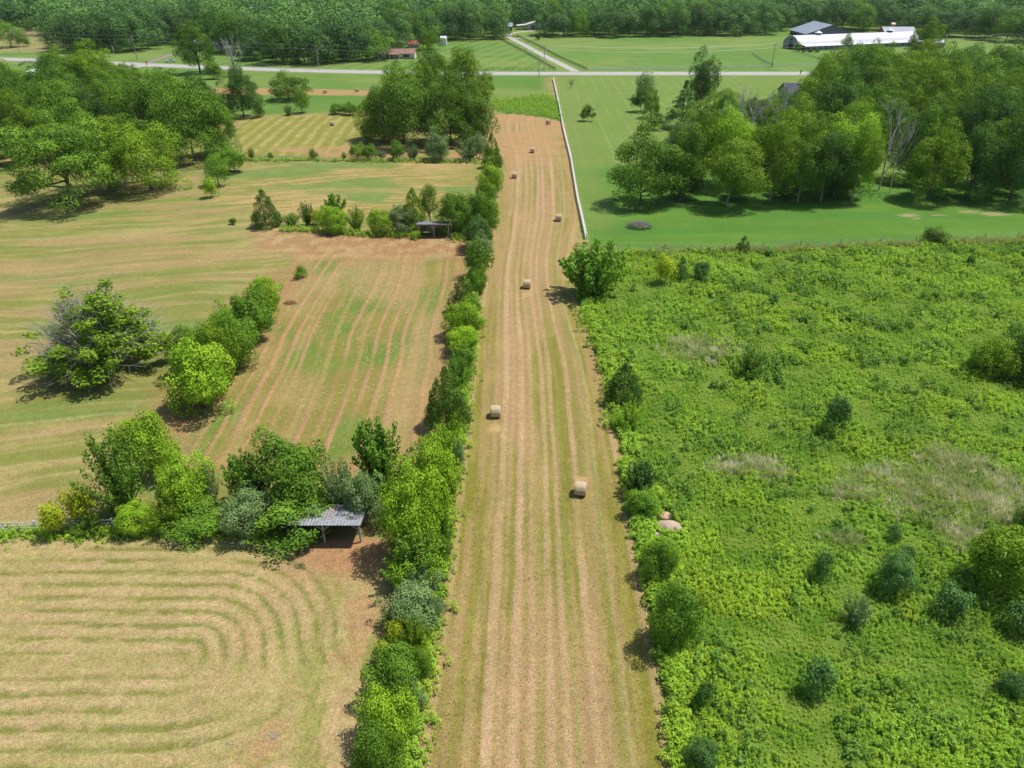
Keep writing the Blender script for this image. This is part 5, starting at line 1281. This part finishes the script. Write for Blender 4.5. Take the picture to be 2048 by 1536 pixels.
CREAM = M2("cream_siding", (.62, .60, .48)); BROWNR = M2("brown_shingle", (.27, .15, .125), .9, .12, .6); BRICK = M2("house_brick", (.42, .25, .20), .9, .2, 3); WH = M2("white_siding", (.72, .73, .72)); SLATE = M2("slate_shingle", (.085, .09, .115), .9, .12, .6)
DARKW = M2("dark_wall", (.07, .075, .10)); REDR = M2("red_metal_roof", (.40, .09, .09), .6); WHR = M2("white_metal_roof", (.60, .60, .63), .45, .04, .3); GRR = M2("grey_metal_roof", (.24, .28, .33), .5, .08, .3); STONE = M2("grey_stone_gable", (.30, .32, .32), .9, .2, 2)
DKD = M2("dark_door", (.05, .035, .03)); LTD = M2("brown_door", (.22, .12, .08))
e, L = house('ranch_house', 748, 829, 117.5, 8.5, 0, 2.7, 1.9, 'long ranch house with a brown roof, cream walls and a porch', 'house', CREAM, BROWNR, wins=((.16, 1.5, 1.0, 1.3), (.44, 1.4, .8, 1.5), (.5, 1.4, .8, 1.5), (.8, 1.5, 3.6, 1.5)), doors=((.34, 1.0, 2.1, LTD), (.565, .9, 2.0, LTD)), chim=.25, base=BRICK)
m = MB(); m.box((L * .46, -1.2, .16), (L * .34, 2.2, .30)); m.build('porch_floor', BRICK, e); m = MB(); m.quad((L * .27, -2.4, 2.45), (L * .65, -2.4, 2.45), (L * .65, -.3, 2.9), (L * .27, -.3, 2.9)); m.quad((L * .27, -2.4, 2.4), (L * .27, -.3, 2.85), (L * .65, -.3, 2.85), (L * .65, -2.4, 2.4)); m.build('porch_roof', BROWNR, e)
for k in (.29, .41, .53, .635): m = MB(); m.box((L * k, -2.2, 1.35), (.14, .14, 2.15)); m.build('porch_post', WH, e)
house('red_roofed_shed', 817, 838, 96, 6, 0, 2.2, 1.6, 'small shed with a red roof behind the ranch house', 'shed', M2("grey_wall", (.4, .38, .36)), REDR)
house('white_outbuilding', 881, 893, 91, 5, 0, 4.2, 1.0, 'tall white outbuilding partly behind the yellowish tree', 'outbuilding', WH, WHR, over=.15)
house('white_house', 388, 448, 98, 9, 0, 3.0, 2.2, 'white house behind the tall thin roadside tree', 'house', WH, M2("pale_blue_roof", (.42, .46, .55)), wins=((.2, 1.6, 1.2, 1.2), (.5, 1.6, 1.2, 1.2), (.8, 1.6, 1.2, 1.2)), doors=((.35, 1, 2.1, LTD),))
house('dark_cabin', 1006, 1024, 62.5, 8, 0, 3.3, 2.2, 'small dark cabin with a grey roof beside the driveway', 'cabin', M2("cabin_log", (.10, .07, .06)), M2("cabin_roof", (.28, .32, .40)), wins=((.3, 1.7, 1, 1.2),), doors=((.6, 1.1, 2.1, LTD),), chim=.85)
e, L = house('open_barn', 1054, 1106, 60, 13, 0, 3.8, 2.6, 'white roofed barn with an open front and lean to at the end of the driveway', 'barn', M2("barn_grey_blue", (.36, .40, .46)), WHR, axis_='y', doors=((.3, 5.0, 3.2, DKD), (.7, 5.0, 3.2, DKD)), winm=WH)
m = MB(); m.quad((-8, 1, 2.8), (-.3, 1, 3.5), (-.3, 12, 3.5), (-8, 12, 2.8)); m.quad((-8, 1, 2.9), (-8, 12, 2.9), (-.3, 12, 3.6), (-.3, 1, 3.6)); m.build('lean_to_roof', WHR, e)
for y in (1.2, 6, 11.6): m = MB(); m.box((-7.7, y, 1.4), (.2, .2, 2.8)); m.build('post', WH, e)
for k in (.08, .5, .92): m = MB(); m.box((L * k, -.12, 1.9), (.35, .2, 3.7)); m.build('post', WH, e)
m = MB(); m.box((L / 2, 6.5, 6.5), (1.2, 1.2, 1.0)); m.build('cupola', WH, e)
# long arched barn
A = np.array(G(1606, 102)); B = np.array(G(1840, 92)); d = B - A; Ltot = 92.0; rz = atan2(d[1], d[0])
e = empty('long_barn', (*A, 0), rz, label='very long barn with an arched white roof and grey stone gable', cat='barn'); Wb = 15.0; hw = 3.2; R = Wb / 2; rise = 4.4; y0 = 5.0
m = MB(); m.box((Ltot / 2, y0 + Wb / 2, hw / 2), (Ltot, Wb, hw)); m.build('wall', DARKW, e)
arc = [(y0 + R - (R + .25) * cos(radians(28 + 124 * i / 20)) / cos(radians(28)), hw - .15 + rise * (sin(radians(28 + 124 * i / 20)) - sin(radians(28))) / (1 - sin(radians(28)))) for i in range(21)]
m = MB()
for (ya, za), (yb, zb) in zip(arc[:-1], arc[1:]): m.quad((-.35, ya, za), (Ltot + .35, ya, za), (Ltot + .35, yb, zb), (-.35, yb, zb))
m.build('roof', WHR, e)
for x in (.0, Ltot):
    m = MB(); m.quad(*[(x + (-.01 if x == 0 else .01), ya, za - .08) for ya, za in arc]); m.box((x, y0 + R, hw / 2), (.12, Wb, hw)); g_ = m.build('gable', STONE, e)
m = MB(); m.box((-.12, y0 + R, 1.8), (.1, 4.2, 3.6)); m.build('door', DKD, e); m = MB(); m.box((-.12, y0 + R, 5.2), (.1, 2.0, 1.3)); m.build('loft_door', DKD, e)
m = MB(); m.box((Ltot / 2 + 1, y0 / 2 + .2, 1.2), (Ltot - 4, y0 - .2, 2.4)); ln = m.build('lean_to', DARKW, e)
m = MB(); m.quad((1, -.5, 2.35), (Ltot, -.5, 2.35), (Ltot, y0, 3.3), (1, y0, 3.3)); m.quad((1, -.5, 2.5), (1, y0, 3.45), (Ltot, y0, 3.45), (Ltot, -.5, 2.5)); m.quad((1, -.5, 2.35), (1, -.5, 2.5), (Ltot, -.5, 2.5), (Ltot, -.5, 2.35)); m.build('lean_to_roof', WHR, e)
for i in range(22):
    x = 6 + i * 4.2; m = MB(); m.box((x, .25, 1.45), (1.5, .12, .9)); q = m.build('window', WH, e); m = MB(); m.box((x, .17, 1.45), (1.2, .06, .65)); m.build('pane', GLASS, q)
m = MB(); m.box((Ltot / 2, .15, .35), (Ltot - 4.5, .12, .7)); m.build('stone_base', STONE, e)
for x in (19, 74):
    m = MB(); zt = hw + rise - .15; m.box((x, y0 + R, zt + .45), (2.6, 2.4, 1.1)); q = m.build('cupola', DARKW, e); m = MB(); c_ = [(x - 1.9, y0 + R - 1.7, zt + 1.0), (x + 1.9, y0 + R - 1.7, zt + 1.0), (x + 1.9, y0 + R + 1.7, zt + 1.0), (x - 1.9, y0 + R + 1.7, zt + 1.0)]
    for i in range(4): m.quad(c_[i], c_[(i + 1) % 4], (x, y0 + R, zt + 2.3))
    m.quad(*c_[::-1]); m.build('cupola_roof', WHR, q)
house('grey_arena', 1612, 1706, 77, 34, 0, 3.0, 5.5, 'large arena building with a grey hipped roof behind the long barn', 'barn', M2("arena_wall", (.14, .16, .2)), GRR, hip=False, axis_='y', over=1.0)
house('low_stable', 1768, 1830, 74, 12, 0, 3.0, 3.0, 'low grey roofed stable behind the right half of the long barn', 'stable', M2("stable_wall", (.35, .12, .10)), GRR)
house('small_tower_shed', 1779, 1786, 70, 3, 0, 7.0, .9, 'small reddish tower with a pale top behind the long barn', 'shed', M2("red_brick_tower", (.42, .20, .15)), M2("pale_tower_roof", (.6, .5, .42)), over=.2)
house('white_end_shed', 1868, 1888, 96, 9, 0, 3.0, 1.6, 'white roofed shed beyond the right end of the long barn', 'shed', M2("end_shed_wall", (.5, .35, .3)), WHR)
house('slate_roofed_house', 1572, 1650, 203, 11, 0, 2.8, 3.2, 'house with a dark slate roof hidden behind the grove', 'house', M2("slate_house_wall", (.3, .28, .26)), SLATE)
house('pale_roofed_house', 58, 88, 156, 9, 0, 2.8, 1.6, 'pale roofed building behind the left stand of trees', 'building', WH, M2("pale_grey_roof", (.58, .57, .55), .6), hip=True)

# ---------------------------------------------------------------- vehicles and small things by the road
PAINTW, n_, b_ = newmat("white_car_paint"); b_.inputs["Base Color"].default_value = (.7, .74, .72, 1); b_.inputs["Roughness"].default_value = .25; b_.inputs["Coat Weight"].default_value = .5
PAINTD, n_, b_ = newmat("dark_car_paint"); b_.inputs["Base Color"].default_value = (.03, .04, .06, 1); b_.inputs["Roughness"].default_value = .25
TYRE = M2("tyre_rubber", (.02, .02, .02)); RIM = M2("wheel_rim", (.5, .5, .5), .4); LAMP = M2("lamp_lens", (.6, .2, .15), .3)
def car(name, u, v, rz, paint, label, cat, pickup=False):
    x, y = G(u, v); e = empty(name, (x, y, .02), rz, label=label, cat=cat)
    prof = [(-2.5, .45), (-2.55, .95), (-2.4, 1.1), (-.5 if pickup else -2.1, 1.15), (-.3 if pickup else -1.8, 1.75), (.7, 1.78), (1.35, 1.15), (2.35, 1.0), (2.5, .8), (2.5, .42)]
    m = MB(); k = len(prof)
    for s in (-1, 1):
        for a, b in prof: m.v.append((a, s * (.92 if b < 1.2 else .74), b))
    m.f.append(tuple(range(k))); m.f.append(tuple(range(2 * k - 1, k - 1, -1)))
    for i in range(k): j = (i + 1) % k; m.f.append((i, i + k, j + k, j))
    m.build('body', paint, e)
    for s in (-1, 1): m = MB(); m.quad((-.35 if pickup else -1.6, s * .80, 1.62), (.65, s * .80, 1.64), (1.15, s * .925, 1.2), (-.45 if pickup else -1.9, s * .925, 1.2)); m.build('side_window', GLASS, e)
    m = MB(); m.quad((.78, -.68, 1.72), (.78, .68, 1.72), (1.34, .84, 1.2), (1.34, -.84, 1.2)); m.build('windscreen', GLASS, e)
    for a in (-1.6, 1.6):
        for s in (-1, 1):
            m = MB(); m.tube([(a, s * .72, .36), (a, s * .96, .36)], [.36, .36], 16); w2 = m.build('wheel', TYRE, e); m = MB(); m.tube([(a, s * .955, .36), (a, s * .975, .36)], [.2, .2], 10); m.build('rim', RIM, w2)
    for s in (-1, 1): m = MB(); m.box((2.5, s * .68, .78), (.08, .35, .16)); m.build('headlight', WH, e); m = MB(); m.box((-2.56, s * .72, .85), (.06, .22, .25)); m.build('tail_light', LAMP, e)
car('pickup_truck', 341, 124.5, .35, PAINTW, 'white pickup truck parked on the grass by the brown driveway', 'pickup truck', True)
car('parked_car', 376, 102.5, -.6, PAINTD, 'dark car parked at the top of the brown driveway', 'car')
for u, v, lab in ((1601, 148, 'brown mailbox post on the near verge of the road'), (294, 130, 'dark mailbox at the mouth of the brown driveway')):
    x, y = G(u, v); e = empty('mailbox', (x, y, 0), 0, label=lab, cat='mailbox'); m = MB(); m.box((0, 0, .6), (.35, .35, 1.2)); m.build('post', M2("mailbox_brick", (.2, .09, .07)), e); m = MB(); m.box((0, 0, 1.45), (.5, .6, .5)); m.build('box', M2("mailbox_box", (.06, .05, .05)), e)
x, y = G(365, 104); e = empty('chestnut_horse', (x, y, 0), .4, label='brown horse standing near the dark parked car', cat='horse'); 
HORSE = M2("horse_coat", (.16, .07, .04))
def skin(pts, edges, rad, name, mat, parent):
    me = bpy.data.meshes.new(name); me.from_pydata(pts, edges, []); o = link(name, me, parent); me.materials.append(mat)
    o.modifiers.new("s", 'SKIN'); 
    for i, r in enumerate(rad): me.skin_vertices[0].data[i].radius = (r, r)
    me.skin_vertices[0].data[0].use_root = True; o.modifiers.new("u", 'SUBSURF').levels = 1; return o
bm_ = bpy.data.meshes.new('x')
pts = [(-.6, 0, 1.2), (0, 0, 1.12), (.55, 0, 1.18), (.85, 0, 1.5), (1.05, 0, 1.85), (1.35, 0, 1.7), (1.5, 0, 1.5), (-.72, .17, .9), (-.85, .17, .5), (-.78, .17, .03), (-.72, -.17, .9), (-.85, -.17, .5), (-.78, -.17, .03), (.6, .16, .75), (.6, .16, .42), (.6, .16, .03), (.6, -.16, .75), (.6, -.16, .42), (.6, -.16, .03), (-.9, 0, 1.2), (-1.02, 0, .7)]
edg = [(0, 1), (1, 2), (2, 3), (3, 4), (4, 5), (5, 6), (0, 7), (7, 8), (8, 9), (0, 10), (10, 11), (11, 12), (2, 13), (13, 14), (14, 15), (2, 16), (16, 17), (17, 18), (0, 19), (19, 20)]
skin(pts, edg, [.30, .30, .28, .19, .14, .12, .08, .14, .08, .06, .14, .08, .06, .12, .07, .06, .12, .07, .06, .06, .05], 'body', HORSE, e)

# ---------------------------------------------------------------- summer haze
hm = bpy.data.materials.new("haze"); hm.use_nodes = True; n = hm.node_tree; n.nodes.clear()
pv = N(n, "ShaderNodeVolumePrincipled"); pv.inputs["Color"].default_value = (.86, .93, 1, 1); pv.inputs["Density"].default_value = .000035; pv.inputs["Anisotropy"].default_value = .2
ou = N(n, "ShaderNodeOutputMaterial"); n.links.new(pv.outputs[0], ou.inputs["Volume"])
m = MB(); m.box((0, 600, 29), (4400, 2200, 61)); tag(m.build("haze", hm), "thin pale summer haze over the fields and far woods", "haze", kind="stuff")
